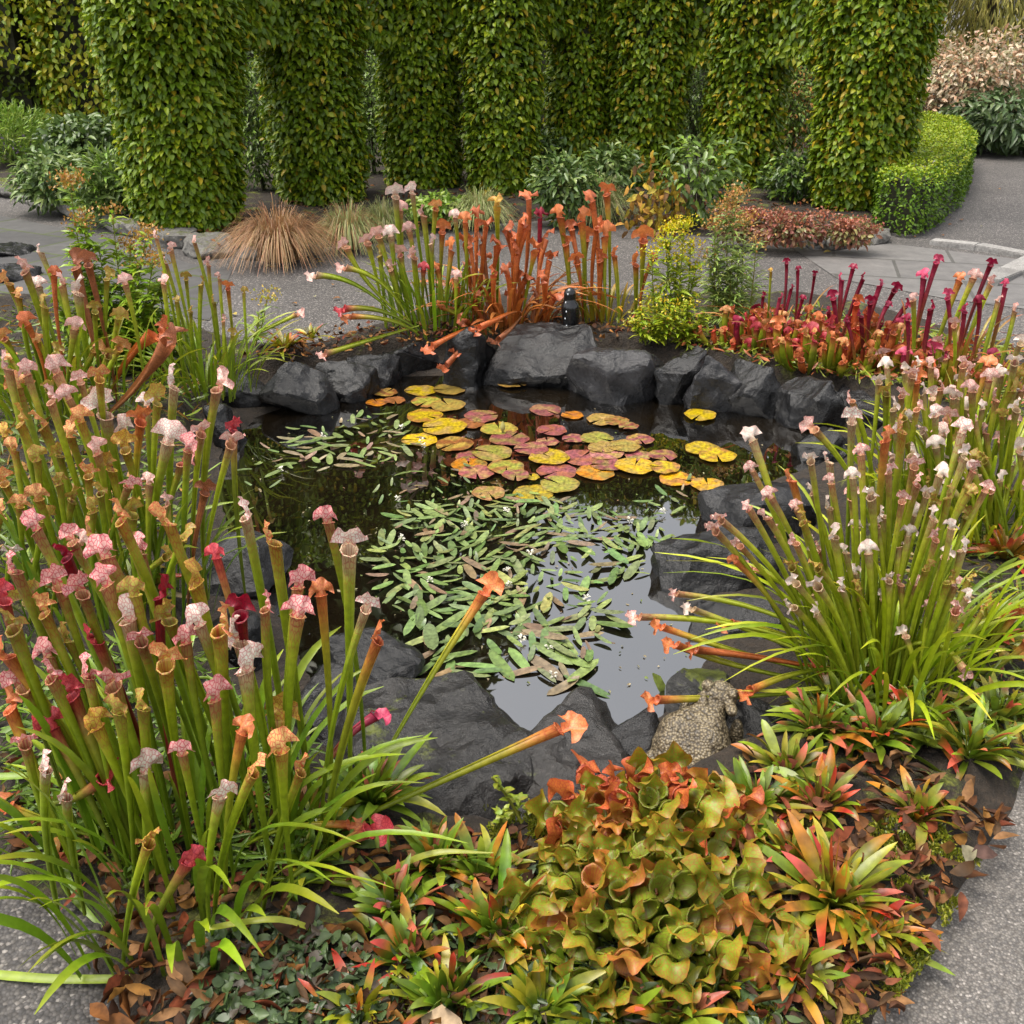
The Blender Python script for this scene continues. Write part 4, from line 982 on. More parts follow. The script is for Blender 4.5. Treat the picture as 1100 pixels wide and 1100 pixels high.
for a in [
    (400, 868, 92, 40, "large green rosette with pink tipped leaves against the big slate slab", RG[0], [GRN, GRN, PNK, YEL]),
    (470, 935, 80, 30, "deep green rosette under the bent yellow leaf blade", RG[0], [GRN, GRN, GRN, ORG]),
    (425, 985, 75, 26, "dark green rosette beside two fallen pink pitcher heads", RG[0], [GRN, GRN, PNK]),
    (535, 1010, 95, 34, "rosette with broad green and red edged leaves beside the squat pitcher mound", RG[0], [GRN, ORG, RED, YEL]),
    (480, 1085, 90, 26, "rosette with one crimson pink leaf at the bottom near pale dead leaf", RG[0], [GRN, YEL, PNK, RED]),
    (580, 1095, 90, 26, "upright yellow green rosette in front of the squat pitcher mound", (.1, .15, .015), [GRN, YEL, YEL]),
    (650, 1105, 80, 22, "rosette with cream and pink leaf tips below the squat pitcher mound", (.12, .15, .015), [YEL, PNK, ORG]),
    (812, 872, 72, 30, "pink and yellow tipped rosette at the foot of the stone toad", (.1, .15, .015), [PNK, YEL, GRN, GRN]),
    (800, 915, 60, 26, "fresh green rosette between the toad rosette and squat pitcher mound", (.1, .16, .015), [GRN, GRN, YEL]),
    (880, 790, 75, 28, "green and olive rosette under the drooping yellow stems", (.09, .13, .015), [GRN, PNK, ORG, GRN]),
    (940, 800, 80, 30, "dark olive rosette with pink leaves beneath the white hooded clump", (.08, .12, .015), [GRN, GRN, PNK, RED]),
    (1040, 815, 85, 26, "olive rosette with blotched pink leaf ends near the concrete edge", (.13, .17, .02), [PNK, YEL, GRN, ORG]),
    (880, 870, 75, 24, "flattened rosette with long rosy leaves amid brown litter", (.14, .14, .02), [PNK, RED, ORG]),
    (895, 975, 112, 40, "big spreading rosette of red and orange striped leaves near the concrete path", (.15, .17, .02), TIPS_R),
    (935, 1005, 75, 26, "orange red rosette leaning on the big striped one by mossy soil", (.16, .15, .02), TIPS_R),
    (1080, 600, 60, 24, "red leaved rosette beside the yellow green pitcher clump at the bed side", (.2, .12, .02), [RED, PNK, ORG]),
    (1065, 690, 70, 24, "peach and green rosette beyond the big white hooded clump", (.15, .16, .02), [ORG, PNK, GRN]),
    (306, 378, 36, 22, "small red orange rosette at the far bank near the grey perched stone", (.25, .2, .02), [RED, ORG, PNK]),
    (335, 364, 24, 12, "tiny yellow and red rosette behind the small red orange one", (.3, .28, .03), [YEL, RED]),
    (985, 882, 65, 22, "ragged pink rosette lying on brown leaves near the concrete edge", (.16, .16, .02), [PNK, ORG, RED]),
    (350, 905, 70, 22, "half hidden green rosette under the leaning orange pitcher", RG[0], [GRN, GRN, YEL]),
    (770, 1070, 80, 24, "faded orange and green rosette at the bottom beside the squat pitcher mound", (.12, .13, .015), [ORG, GRN, YEL]),
    (330, 935, 60, 20, "green rosette crowded at the foot of the tallest pitcher stems", RG[0], [GRN, GRN, YEL]),
    (440, 1035, 75, 24, "green rosette with red streaked leaves above the crimson pink leafed one", (.09, .14, .015), [GRN, RED, ORG]),
    (520, 950, 70, 22, "small olive rosette at the crack below the slate slabs", (.1, .15, .015), [GRN, YEL, ORG]),
    (600, 1040, 70, 22, "fresh green rosette against the front of the squat pitcher mound", (.1, .16, .015), [GRN, GRN, YEL]),
    (720, 1100, 85, 24, "long leaved rosette with cream blotches at the bottom under the mound", (.13, .17, .02), [YEL, ORG, PNK]),
    (850, 1050, 80, 24, "loose orange rosette by the mossy patch near the concrete corner", (.16, .16, .02), TIPS_R),
    (850, 930, 75, 24, "rosy striped rosette between the squat mound and the big striped one", (.15, .16, .02), TIPS_R),
    (990, 790, 85, 26, "green and rose rosette beneath the bending yellow stems at the bed side", (.1, .15, .02), [GRN, PNK, RED]),
    (905, 770, 80, 26, "dark green rosette close to the base of the big white hooded clump", (.09, .13, .015), [GRN, GRN, RED]),
    (845, 835, 70, 22, "yellow and rose rosette behind the toad under a drooping stem", (.13, .17, .02), [YEL, PNK, ORG]),
    (960, 1020, 60, 20, "withered orange rosette nearest the concrete path", (.2, .15, .03), [ORG, ORG, RED]),
    (1070, 775, 75, 22, "broad leaved green rosette with pink ends at the bed side", (.12, .16, .02), [PNK, GRN, YEL]),
    (385, 1095, 70, 20, "small yellow and red leaved rosette amid the dark ground cover", (.2, .22, .02), [YEL, RED, ORG]),
    (150, 640, 70, 22, "crimson and green rosette among stems behind the tall pink clump", (.1, .1, .015), [RED, GRN]),
]:
    rosette(*a)
# ------------------------------------------------------------------ lily pads
CR, YE, OR, BR, OL, GY = (.20, .06, .065), (.42, .31, .015), (.46, .17, .015), (.14, .05, .018), (.24, .17, .045), (.21, .22, .04)
PADS = [
 (452, 420, 84, YE, "yellow lily pad nearest the squared rock with a smooth rim"), (483, 419, 86, OL, "yellow pad with brown blotches touching the pad nearest the squared rock"), (458, 433, 80, GY, "yellow green pad second in the chain below the squared rock"),
 (481, 437, 92, OL, "browned olive pad in the chain below the squared rock"), (456, 449, 96, YE, "dull yellow pad third in the chain beside white water flowers"), (477, 461, 118, YE, "broad yellow pad overlapping the brightest yellow pad"),
 (451, 473, 96, (.6, .42, .01), "brightest yellow pad next to the grey pondweed leaves"), (488, 478, 100, BR, "sunken brown pad beside the brightest yellow pad"), (506, 456, 76, BR, "brown half sunken pad below the first crimson pad"),
 (517, 449, 90, CR, "first crimson pad beside the yellow chain, under the brown pad"), (536, 463, 98, GY, "yellow green pad beneath the lily bud"), (547, 474, 106, CR, "crimson pad directly below the lily bud"),
 (586, 441, 84, CR, "lone crimson pad near the ripples of the fountain"), (615, 447, 60, OR, "small orange pad next to the ripples of the fountain"), (647, 452, 84, OL, "olive pad with pink stain next to a dark red pad"), (662, 454, 66, OL, "pink stained pad between the olive and dark red pads"),
 (675, 460, 54, (.14, .03, .03), "darkest red pad, curled and half sunken"), (593, 465, 80, CR, "crimson pad joined to two smaller crimson pads"), (588, 475, 62, CR, "smallest crimson pad in the middle of the patch"), (616, 472, 62, CR, "crimson pad tucked under a yellow green pad"),
 (641, 472, 88, GY, "yellow green pad between two crimson pads near the open water"), (687, 474, 76, CR, "crimson pad near the open water apart from the crowd"), (529, 489, 106, GY, "large yellow green pad with pink edge beside crimson ones"), (571, 485, 92, CR, None),
 (504, 491, 72, CR, None), (504, 501, 96, OR, "orange pad under crimson ones at the pondweed side"), (512, 509, 94, CR, None), (544, 504, 98, GY, "green yellow pad half covered by a crimson pad"), (554, 513, 72, CR, None), (590, 494, 108, YE, "yellow pad in the centre of the crowded patch"),
 (571, 513, 44, YE, "narrow folded yellow pad in the centre of the patch"), (598, 508, 106, CR, None), (624, 493, 106, CR, None), (651, 489, 92, (.33, .13, .13), "pale rose pad below the olive pink pads"), (647, 483, 78, OL, None), (670, 482, 88, OL, None),
 (685, 490, 72, CR, None), (712, 490, 76, CR, "outermost crimson pad toward the open dark water"), (640, 509, 102, OR, "orange pad with dark rim below a crimson pad"), (653, 501, 88, CR, None), (682, 503, 106, (.58, .36, .02), "large yellow orange pad starting the row toward the flat rock"),
 (714, 505, 80, YE, "yellow pad second in the row toward the flat rock"), (727, 515, 96, (.56, .3, .02), "torn orange yellow pad third in the row toward the flat rock"), (760, 522, 90, (.6, .33, .02), "orange yellow pad touching a leaning pink pitcher head"), (754, 483, 92, YE, "yellow pad floating alone with one neighbour on dark water"),
 (770, 491, 100, YE, "yellow pad overlapped by its neighbour on dark water"), (752, 448, 84, YE, "single yellow pad floating below the slanted grey rock"), (551, 413, 88, OL, "olive orange pad against the largest boulder"), (405, 433, 58, OR, "orange pad beside two brown pads at the far bank"),
 (424, 431, 58, BR, "brown pad beside the orange one at the far bank"), (414, 423, 66, BR, "brown pad behind the orange one at the far bank"), (573, 532, 106, (.45, .34, .03), "yellow orange pad bordering the pondweed"), (601, 523, 104, GY, "mottled green yellow pad bordering the pondweed"), (525, 533, 88, (.3, .17, .08), "pink and green pad among the pondweed"),
]
for k, (px, py, wz, col, lab) in enumerate(PADS):
    p = G(px, py, WATER); r = wz / 2.62 / 2 * mpp(p) * 1.06
    nseg, nr = 40, 5
    a0 = rnd.uniform(0, 2 * PI)
    notch = .22 if wz > 46 else .5
    th = a0 + notch / 2 + np.linspace(0, 1, nseg) * (2 * PI - notch)
    rr = np.linspace(0.03, 1, nr)
    ph = rnd.uniform(0, 6)
    rim = 1 + .03 * np.sin(th * 3 + ph) + .02 * np.sin(th * 7 + ph)
    X = rr[:, None] * rim[None] * r * np.cos(th)[None]; Y = rr[:, None] * rim[None] * r * np.sin(th)[None]
    Z = .004 + .0022 * (k % 6) + (rr[:, None] ** 4) * (.0018 * np.sin(th * 4 + ph) + .0008 * np.sin(th * 9 + ph * 2))[None] + rr[:, None] * r * .02 * np.sin(th + ph)[None]
    V = np.stack([X, Y, Z], -1).reshape(-1, 3)
    i = np.arange(nr - 1)[:, None] * nseg; j = np.arange(nseg - 1)[None]
    Q = np.stack([i + j, i + nseg + j, i + nseg + j + 1, i + j + 1], -1).reshape(-1, 4)
    c = np.array(col) * (1 + rng.uniform(-.15, .15))
    n1 = np.array([[mnoise.noise(Vector((x / r * 1.7 + k * 9.1, y / r * 1.7, k))) for x, y in zip(xr, yr)] for xr, yr in zip(X, Y)])
    alt = np.array(rnd.choice([(.30, .22, .05), (.24, .09, .04), (.3, .2, .08), (.18, .16, .04)]))
    f = np.clip((n1[..., None] + .12) * 2.4, 0, .85)
    C = c * (1 - f) + alt * f
    edge = (rr[:, None, None] > .9) * .35
    C = C * (1 - edge) + np.array((.22, .07, .03)) * edge
    uv = np.stack([np.broadcast_to(th[None] * 3.2, X.shape), np.broadcast_to(rr[:, None] * 3, X.shape)], -1).reshape(-1, 2)
    vcol = (.16, .03, .035, .5) if col == CR else (.30, .16, .02, .35)
    m = MB(); m.add(V, Q, None, C.reshape(-1, 3), vcol, uv)
    o = m.build('lily_pad', M_PAD); o.location = tuple(p)
    same = {CR: "mottled crimson pad crowded in the middle of the lily patch", OL: "olive pink pad crowded in the middle of the lily patch"}
    tag(o, lab or same[col], 'lily pad', 'lily pads floating on the pond')
# the one lily bud
p = G(540, 468, WATER)
bud = thing('lily_bud', "pale yellow water lily bud standing above a yellow green pad", 'flower bud', p)
m = MB(); tube(m, p + np.array([[0, 0, -.03], [0, 0, .012], [0, 0, .02]]), [.004, .004, .004], 6, (.2, .2, .05)); m.build('stalk', M_LEAF, bud, p)
for k in range(5):
    a = k * 2 * PI / 5
    d = np.array([math.cos(a), math.sin(a), 0])
    P = p + np.array([[0, 0, .016]]) + np.array([d * x + np.array([0, 0, z]) for x, z in ((0, 0), (.011, .014), (.012, .03), (.003, .052))])
    m = MB(); blade(m, P, np.array([.008, .017, .015, .002]), d, jit((.62, .55, .22), .15), fold=-.3); m.build('petal', M_LEAF, bud, p)

# ------------------------------------------------------------------ water hawthorn: floating oval leaves and tiny white flowers
def hawthorn(label, poly, n, size, cols, flowers=6, seed=0, dens=None):
    A2 = np.array(poly, float); lo, hi = A2.min(0), A2.max(0)
    c = G(*A2.mean(0), WATER)
    root = thing('water_hawthorn', label, 'water plant', c, 'water hawthorn floating on the pond')
    pts = []; crown = [np.array([rnd.uniform(lo[0], hi[0]), rnd.uniform(lo[1], hi[1])]) for _ in range(3)]
    tries = 0
    while len(pts) < n and tries < 20000:
        tries += 1
        q = np.array([rnd.uniform(lo[0], hi[0]), rnd.uniform(lo[1], hi[1])])
        if sdist(q[None], A2)[0] < 0: continue
        if pts and min(np.hypot((q[0] - a) / 1.6, q[1] - b) for a, b in pts) < dens: continue
        pts.append(tuple(q))
    for k, (x, y) in enumerate(pts):
        w0 = G(x, y, WATER)
        cr = min(crown, key=lambda z: (z[0] - x) ** 2 + (z[1] - y) ** 2)
        cw = G(cr[0], cr[1], WATER)
        a = math.atan2(w0[1] - cw[1], w0[0] - cw[0]) + rnd.gauss(0, .55)
        L = size * rnd.uniform(.45, 1.25); W_ = L * rnd.uniform(.19, .28)
        u = np.linspace(-1, 1, 9)
        ax = np.array([math.cos(a), math.sin(a), 0]); sd = np.array([-math.sin(a), math.cos(a), 0])
        hgt = .003 + .0011 * (k % 9) + rnd.uniform(0, .004)
        P = w0 + ax[None] * (u[:, None] * L / 2) + np.array([0, 0, 1.])[None] * (hgt + u[:, None] ** 2 * rnd.uniform(-.003, .006) + u[:, None] * rnd.uniform(-.009, .009))
        wd = W_ * np.sqrt(np.clip(1 - np.abs(u) ** 2.4, 0.004, 1))
        C = jit(rnd.choice(cols), .18)
        m = MB(); blade(m, P, wd, (sd[0] * .08, sd[1] * .08, 1), C, fold=rnd.uniform(.0, .09), W=Z4)
        m.build('leaf', M_HAW, root, w0)
    for k in range((flowers + 1) // 2):
        x, y = rnd.choice(pts); w0 = G(x + rnd.uniform(-8, 8), y + rnd.uniform(-4, 4), WATER)
        m = MB()
        n_ = 14
        a = rng.uniform(0, 2 * PI, n_); zz = rng.uniform(.006, .024, n_)
        D = np.stack([np.cos(a), np.sin(a), rng.uniform(-.1, .7, n_)], 1)
        leaf_scatter(m, w0 + np.stack([np.cos(a) * .003, np.sin(a) * .003, zz], 1), np.tile([0, 0, 1.], (n_, 1)) + rng.normal(0, .3, (n_, 3)), D, .012, .007, np.tile((.7, .68, .58), (n_, 1)))
        m.build('flower', M_LEAF, root, w0)
    return root
M_HAW = plant_mat("floating_leaf", .33, .0, False, .6, 70, .25)
HG1 = [(.12, .16, .06), (.16, .2, .075), (.10, .14, .045), (.18, .12, .08), (.2, .16, .1)]
HG2 = [(.085, .125, .04), (.115, .155, .05), (.14, .18, .065), (.065, .10, .03), (.14, .10, .06), (.17, .19, .065), (.10, .125, .055)]
hawthorn("grey green water hawthorn spread beside the yellow lily pads, with pink tinged leaves", [(285, 482), (340, 462), (400, 440), (440, 455), (455, 478), (440, 492), (400, 500), (345, 506), (300, 502)], 75, .095, HG1, 7, dens=5.0)
hawthorn("sparse water hawthorn leaves on the dark water between the two larger patches", [(390, 535), (440, 505), (500, 500), (520, 530), (470, 548), (420, 545)], 26, .06, HG2, 2, dens=7)
hawthorn("dense water hawthorn mat just below the crowded lily pads", [(420, 555), (470, 538), (540, 528), (600, 535), (600, 562), (520, 566), (430, 572)], 100, .088, HG2, 3, dens=3.6)
hawthorn("water hawthorn mat between the torn orange yellow pads and the sky reflection", [(600, 535), (650, 548), (690, 560), (725, 578), (700, 592), (600, 590), (590, 565)], 75, .085, HG2, 2, dens=4.2)
hawthorn("dense water hawthorn band across the middle of the pond", [(400, 575), (470, 566), (585, 565), (595, 600), (540, 612), (400, 606)], 100, .095, HG2, 3, dens=4.2)
hawthorn("dense water hawthorn mat on the darker half of the pond by the dripping black rock", [(395, 606), (470, 606), (560, 612), (570, 640), (540, 668), (500, 690), (455, 700), (425, 660)], 95, .10, HG2, 5, dens=5.0)
hawthorn("water hawthorn leaves floating across the bright sky reflection", [(560, 600), (600, 590), (690, 590), (690, 625), (650, 640), (670, 665), (650, 690), (615, 712), (560, 690), (540, 655)], 80, .105, HG2, 4, dens=6.2)
hawthorn("large water hawthorn leaves pressed to the near slate slabs", [(480, 670), (545, 655), (600, 690), (640, 705), (632, 742), (600, 740), (560, 728), (500, 728), (420, 730), (405, 722), (450, 700)], 42, .135, HG2, 4, dens=9)
hawthorn("few small water hawthorn leaves adrift near the orange yellow pads", [(690, 540), (700, 520), (740, 510), (745, 545), (700, 565)], 12, .07, HG2, 1, dens=7)
hawthorn("thin scatter of narrow floating leaves in the shadowed pond corner", [(250, 500), (300, 470), (330, 455), (360, 430), (370, 440), (330, 500), (290, 530), (262, 530)], 16, .075, HG1, 2, dens=10)
# one loose leaf standing in the water by the toad
p = G(712, 742, WATER)
m = MB(); blade(m, p + np.array([[0, 0, -.01], [-.006, .0, .012], [-.018, .01, .034], [-.03, .012, .05]]), np.array([.01, .026, .024, .004]), (.4, -.8, .3), (.16, .2, .05)); tag(m.build('floating_leaf', M_HAW, None, p), "single dark rimmed leaf tilted up from open water beside the stone toad", 'leaf')

# ------------------------------------------------------------------ fountain spout
p = G(612, 352, WATER)
d = ray(612, 352); Yf = G(612, 408, WATER)[1] + .22
b = RY(612, 352, Yf)
fs = thing('fountain_spout', "small black fountain spout dripping water on top of the largest boulder", 'fountain', b)
prof = [(.046, -.06), (.046, -.012)]
m = MB(); tube(m, b + np.array([[0, 0, z] for _, z in prof]), [r for r, _ in prof], 16, (.1, .1, .1)); m.build('base', M_BLACK, fs, b)
m = MB(); tube(m, b + np.array([[0, 0, -.012], [0, 0, -.004], [0, 0, .006], [0, 0, .010]]), [.047, .053, .053, .045], 18, (.5, .5, .5)); m.build('collar', M_SILVER, fs, b)
prof = [(.043, .008), (.045, .03), (.046, .07), (.047, .105), (.043, .125), (.032, .14), (.030, .155), (.031, .175), (.028, .19), (.018, .203), (.006, .208)]
m = MB(); tube(m, b + np.array([[0.004 * math.sin(z * 30), 0, z] for _, z in prof]), [r for r, _ in prof], 18, (.1, .1, .1)); m.build('spout', M_BLACK, fs, b)
for k, (x, z) in enumerate([(-.016, .185), (-.026, .143), (-.022, .096), (-.027, .06), (-.019, .022)]):
    c = b + np.array([x, -.047, z]); m = MB(); tube(m, c + np.array([[0, 0, .006], [0, 0, .003], [0, 0, -.001], [0, 0, -.005]]), [.001, .003, .0034, .001], 6, (.8, .8, .8)); m.build('droplet', M_DROP, fs, c)

# ------------------------------------------------------------------ stone toad
def toad():
    c = G(742, 838, 0.0); sc = mpp(G(742, 800, 0))
    root_p = RY(738, 812, 1.95)
    def blob(bm, ctr, rad, rot=None):
        r = bmesh.ops.create_uvsphere(bm, u_segments=24, v_segments=16, radius=1)
        M = Matrix.Translation(ctr) @ (rot or Matrix()) @ Matrix.Diagonal((*rad, 1))
        bmesh.ops.transform(bm, matrix=M, verts=r['verts'])
    bm = bmesh.new()
    ax = Vector((.50, .62, .58)).normalized()                 # squats with its back to the camera, nose up and away
    rt = Vector((.84, -.54, 0)).normalized()
    q = Vector((0, 0, 1)).rotation_difference(ax).to_matrix().to_4x4()
    for st_, wd_, th_ in [(-.03, .070, .058), (.0, .082, .068), (.03, .084, .070), (.058, .066, .058), (.083, .049, .046), (.105, .037, .036)]:
        c_ = ax * st_
        for k in (-.4, 0, .4): blob(bm, c_ + rt * wd_ * k, (wd_ * .62, wd_ * .62, th_ * .92))
    hd = ax * .140 + Vector((.006, 0, .008))
    for k in (-.6, 0, .6): blob(bm, hd + rt * .026 * k, (.024, .030, .023), q)
    blob(bm, hd + ax * .026 + Vector((0, 0, -.006)), (.028, .028, .018), q)
    for sgn in (-1, 1):
        blob(bm, hd + rt * .029 * sgn + Vector((0, -.004, .024)), (.0145, .0145, .014))            # eyes
        blob(bm, hd + rt * .034 * sgn + Vector((-.01, -.03, .004)), (.013, .022, .012))            # glands behind them
        kn = rt * .082 * sgn + Vector((.012, .018, -.030))                                            # thigh, shank, foot
        blob(bm, rt * .080 * sgn + Vector((-.006, -.044, -.026)), (.036, .058, .036), Matrix.Rotation(-.57 - .35 * sgn, 4, 'Z'))
        blob(bm, rt * .078 * sgn + Vector((-.016, -.062, -.052)), (.024, .058, .018), Matrix.Rotation(-.57 - .55 * sgn, 4, 'Z'))
        blob(bm, rt * .070 * sgn + Vector((-.02, -.086, -.064)), (.046, .022, .012), Matrix.Rotation(-.57, 4, 'Z'))
        for f_ in (-1, 0, 1): blob(bm, rt * (.066 * sgn + .030 * sgn + .008 * f_) + Vector((-.03, -.094 + .010 * f_, -.068)), (.020, .006, .006), Matrix.Rotation(-.57 + .4 * f_, 4, 'Z'))
        blob(bm, ax * .085 + rt * .062 * sgn + Vector((.02, .03, -.035)), (.016, .018, .046))        # forelegs
    me = bpy.data.meshes.new('toad_body'); bm.to_mesh(me); bm.free()
    me.polygons.foreach_set('use_smooth', np.ones(len(me.polygons), bool))
    m, N, L, b, out = new_mat("warty_stone")
    geo = N.new("ShaderNodeTexCoord")
    vo = node(N, "ShaderNodeTexVoronoi", Scale=165.0); vo.feature = 'F1'; L.new(geo.outputs['Object'], vo.inputs['Vector'])
    r = ramp(N, [(.12, (.33, .28, .18)), (.4, (.18, .145, .09)), (.75, (.05, .038, .022))]); L.new(vo.outputs['Distance'], r.inputs[0])
    nz = node(N, "ShaderNodeTexNoise", Scale=22.0, Detail=5.0); L.new(geo.outputs['Object'], nz.inputs['Vector'])
    r2 = ramp(N, [(.35, (.55, .52, .48)), (.65, (1.05, 1.03, 1))]); L.new(nz.outputs[0], r2.inputs[0])
    L.new(mixc(N, L, 1.0, r.outputs[0], r2.outputs[0], 'MULTIPLY'), b.inputs['Base Color'])
    b.inputs['Roughness'].default_value = .5
    h = math_n(N, L, 'SUBTRACT', 1.0, vo.outputs['Distance'])
    bump(N, L, h, .8, .004, b)
    me.materials.append(m)
    o = link_mesh('stone_toad', me); o.location = tuple(root_p); o.scale = (1.1,) * 3
    md = o.modifiers.new('Remesh', 'REMESH'); md.mode = 'VOXEL'; md.voxel_size = .0035; md.use_smooth_shade = True
    sm = o.modifiers.new('Smooth', 'SMOOTH'); sm.iterations = 3; sm.factor = .5
    tag(o, "warty brown stone toad seen from behind, sitting at the pond edge", 'toad statue')
toad()

# ------------------------------------------------------------------ hornbeam columns joined by arches
CROWN = [(.055, .095, .009), (.082, .132, .011), (.115, .17, .014), (.155, .205, .017), (.205, .245, .022), (.27, .27, .028)]
CRW = np.array([.18, .26, .26, .17, .09, .04])
def crown_cols(n, yellow=0.0):
    k = rng.choice(len(CROWN), n, p=CRW)
    C = np.array(CROWN)[k] * rng.uniform(.8, 1.2, (n, 1))
    y = rng.random(n) < yellow
    C[y] = np.array([(.36, .27, .03)]) * rng.uniform(.7, 1.1, (y.sum(), 1))
    return C
def lump(th, z, seed):
    return np.array([mnoise.noise(Vector((math.cos(a) * 1.6 + seed, math.sin(a) * 1.6, zz * 1.8))) for a, zz in zip(th, z)])
def column(px, py, wb, wt, label, H=3.4, n=11000, leaf=.064, yellow=.05, seed=0, z0=.10, dark=1.0):
    B = G(px, py, .03)
    root = thing('hornbeam_column', label, 'hornbeam', B, 'clipped hornbeam columns in the curved arcade')
    rb = wb * .46 * mpp(B); top = RY(px, 2, B[1]); rt = wt * .445 * mpp(top); zt = top[2]
    def rad(z): return np.interp(z, [0, z0, z0 + .3, zt, H - .1, H], [rb * .75, rb * .9, rb, rt, rt * 1.05, rt * .9])
    m = MB(); tube(m, B + np.array([[0, 0, -.05], [0.01, 0, .3], [0, .01, 1.2], [0, 0, 2.4], [.01, 0, H - .1]]), [.07, .06, .05, .04, .02], 10, (.09, .075, .06)); m.build('trunk', M_BARK, root, B)
    m = MB()
    zs = np.linspace(z0 + .12, H - .15, 12); tube(m, B + np.stack([zs * 0, zs * 0, zs], 1), rad(zs) * .68, 18, (.035, .04, .015)); m.build('shade_core', M_BARK, root, B)  # opaque core; its dark colour stands in for shade between the leaves
    cam_a = math.atan2(-B[1], -B[0])
    th = rng.uniform(0, 2 * PI, n)
    k = rng.random(n) < .35                                          # more leaves on the side that is seen
    th[k] = cam_a + rng.uniform(-1.7, 1.7, k.sum())
    z = z0 - .05 + (H - z0) * rng.random(n) ** 1.15
    depth = rng.random(n) ** 1.6 * .20
    lu = lump(th, z, seed * 7.3)
    r = rad(z) * (1 + lu * .15) - depth + rng.normal(0, .015, n)
    P = B + np.stack([np.cos(th) * r, np.sin(th) * r, z], 1)
    out = np.stack([np.cos(th), np.sin(th), np.zeros(n)], 1)
    Nn = out + np.array([0, 0, .75]) + rng.normal(0, .42, (n, 3))
    D = np.array([0, 0, -.55]) + out * .85 + rng.normal(0, .45, (n, 3))
    m = MB(); leaf_scatter(m, P, Nn, D, leaf * rng.uniform(.65, 1.25, n), leaf * .62 * rng.uniform(.8, 1.15, n), crown_cols(n, yellow) * dark)
    m.build('crown', M_CROWN, root, B)
    return root, B, rad
COLS = [
    (207, 246, 122, 172, "broadest hornbeam column, nearest, standing behind the slender green pitchers", .03, 15000),
    (345, 218, 100, 122, "hornbeam column above the brown grass tufts, next to the broadest one", .04, 9000),
    (455, 203, 88, 100, "hornbeam column above the cream hooded pitchers of the far bank", .05, 8000),
    (540, 210, 76, 90, "hornbeam column directly above the rust orange pitchers", .05, 8000),
    (618, 196, 66, 80, "shaded slim hornbeam column set furthest back in the arcade", .05, 6500),
    (690, 198, 84, 108, "hornbeam column behind the yellowing ferny plant", .08, 8000),
    (793, 203, 82, 100, "yellow flecked hornbeam column between the ferny plant and the sedums", .13, 8000),
    (915, 224, 100, 132, "hornbeam column beside the low box hedge at the path", .11, 12000),
]
cols = [column(*c[:5], yellow=c[5], n=int(c[6] * 2.1), seed=k, H=3.3) for k, c in enumerate(COLS)]
def arch(i, zlow, n, wfrac=.38):
    (ra, Ba, rada), (rb_, Bb, radb) = cols[i], cols[i + 1]
    t = rng.random(n); z = zlow + (3.2 - zlow) * rng.random(n) ** 1.3
    z = z + .28 * (np.abs(2 * t - 1) ** 2.2) * -1 * (rng.random(n) < .6)
    C0 = Ba + (Bb - Ba) * t[:, None]
    ax = unit(Bb - Ba); nr = np.array([-ax[1], ax[0], 0]); 
    if nr @ (-Ba) < 0: nr = -nr
    half = .5 * (rada(2.0) + radb(2.0)) * wfrac
    side = np.where(rng.random(n) < .62, 1, -1) * (half - rng.random(n) ** 1.5 * half * .8)
    low = rng.random(n) < .22
    z[low] = zlow + rng.random(low.sum()) * .1
    P = C0 + nr * side[:, None]; P[:, 2] = z
    out = nr * np.sign(side)[:, None] + np.array([0, 0, .6])
    m = MB(); leaf_scatter(m, P, out + rng.normal(0, .5, (n, 3)), np.array([0, 0, -1.]) + nr * .4 * np.sign(side)[:, None] + rng.normal(0, .5, (n, 3)), .078 * rng.uniform(.65, 1.25, n), .05, crown_cols(n, .06))
    m.build('arch', M_CROWN, ra, Ba)
for i, (zl, n) in enumerate([(1.36, 5000), (1.32, 3500), (1.25, 2500), (1.4, 2500), (1.4, 2500), (1.15, 3500), (1.2, 4500)]): arch(i, zl, n)

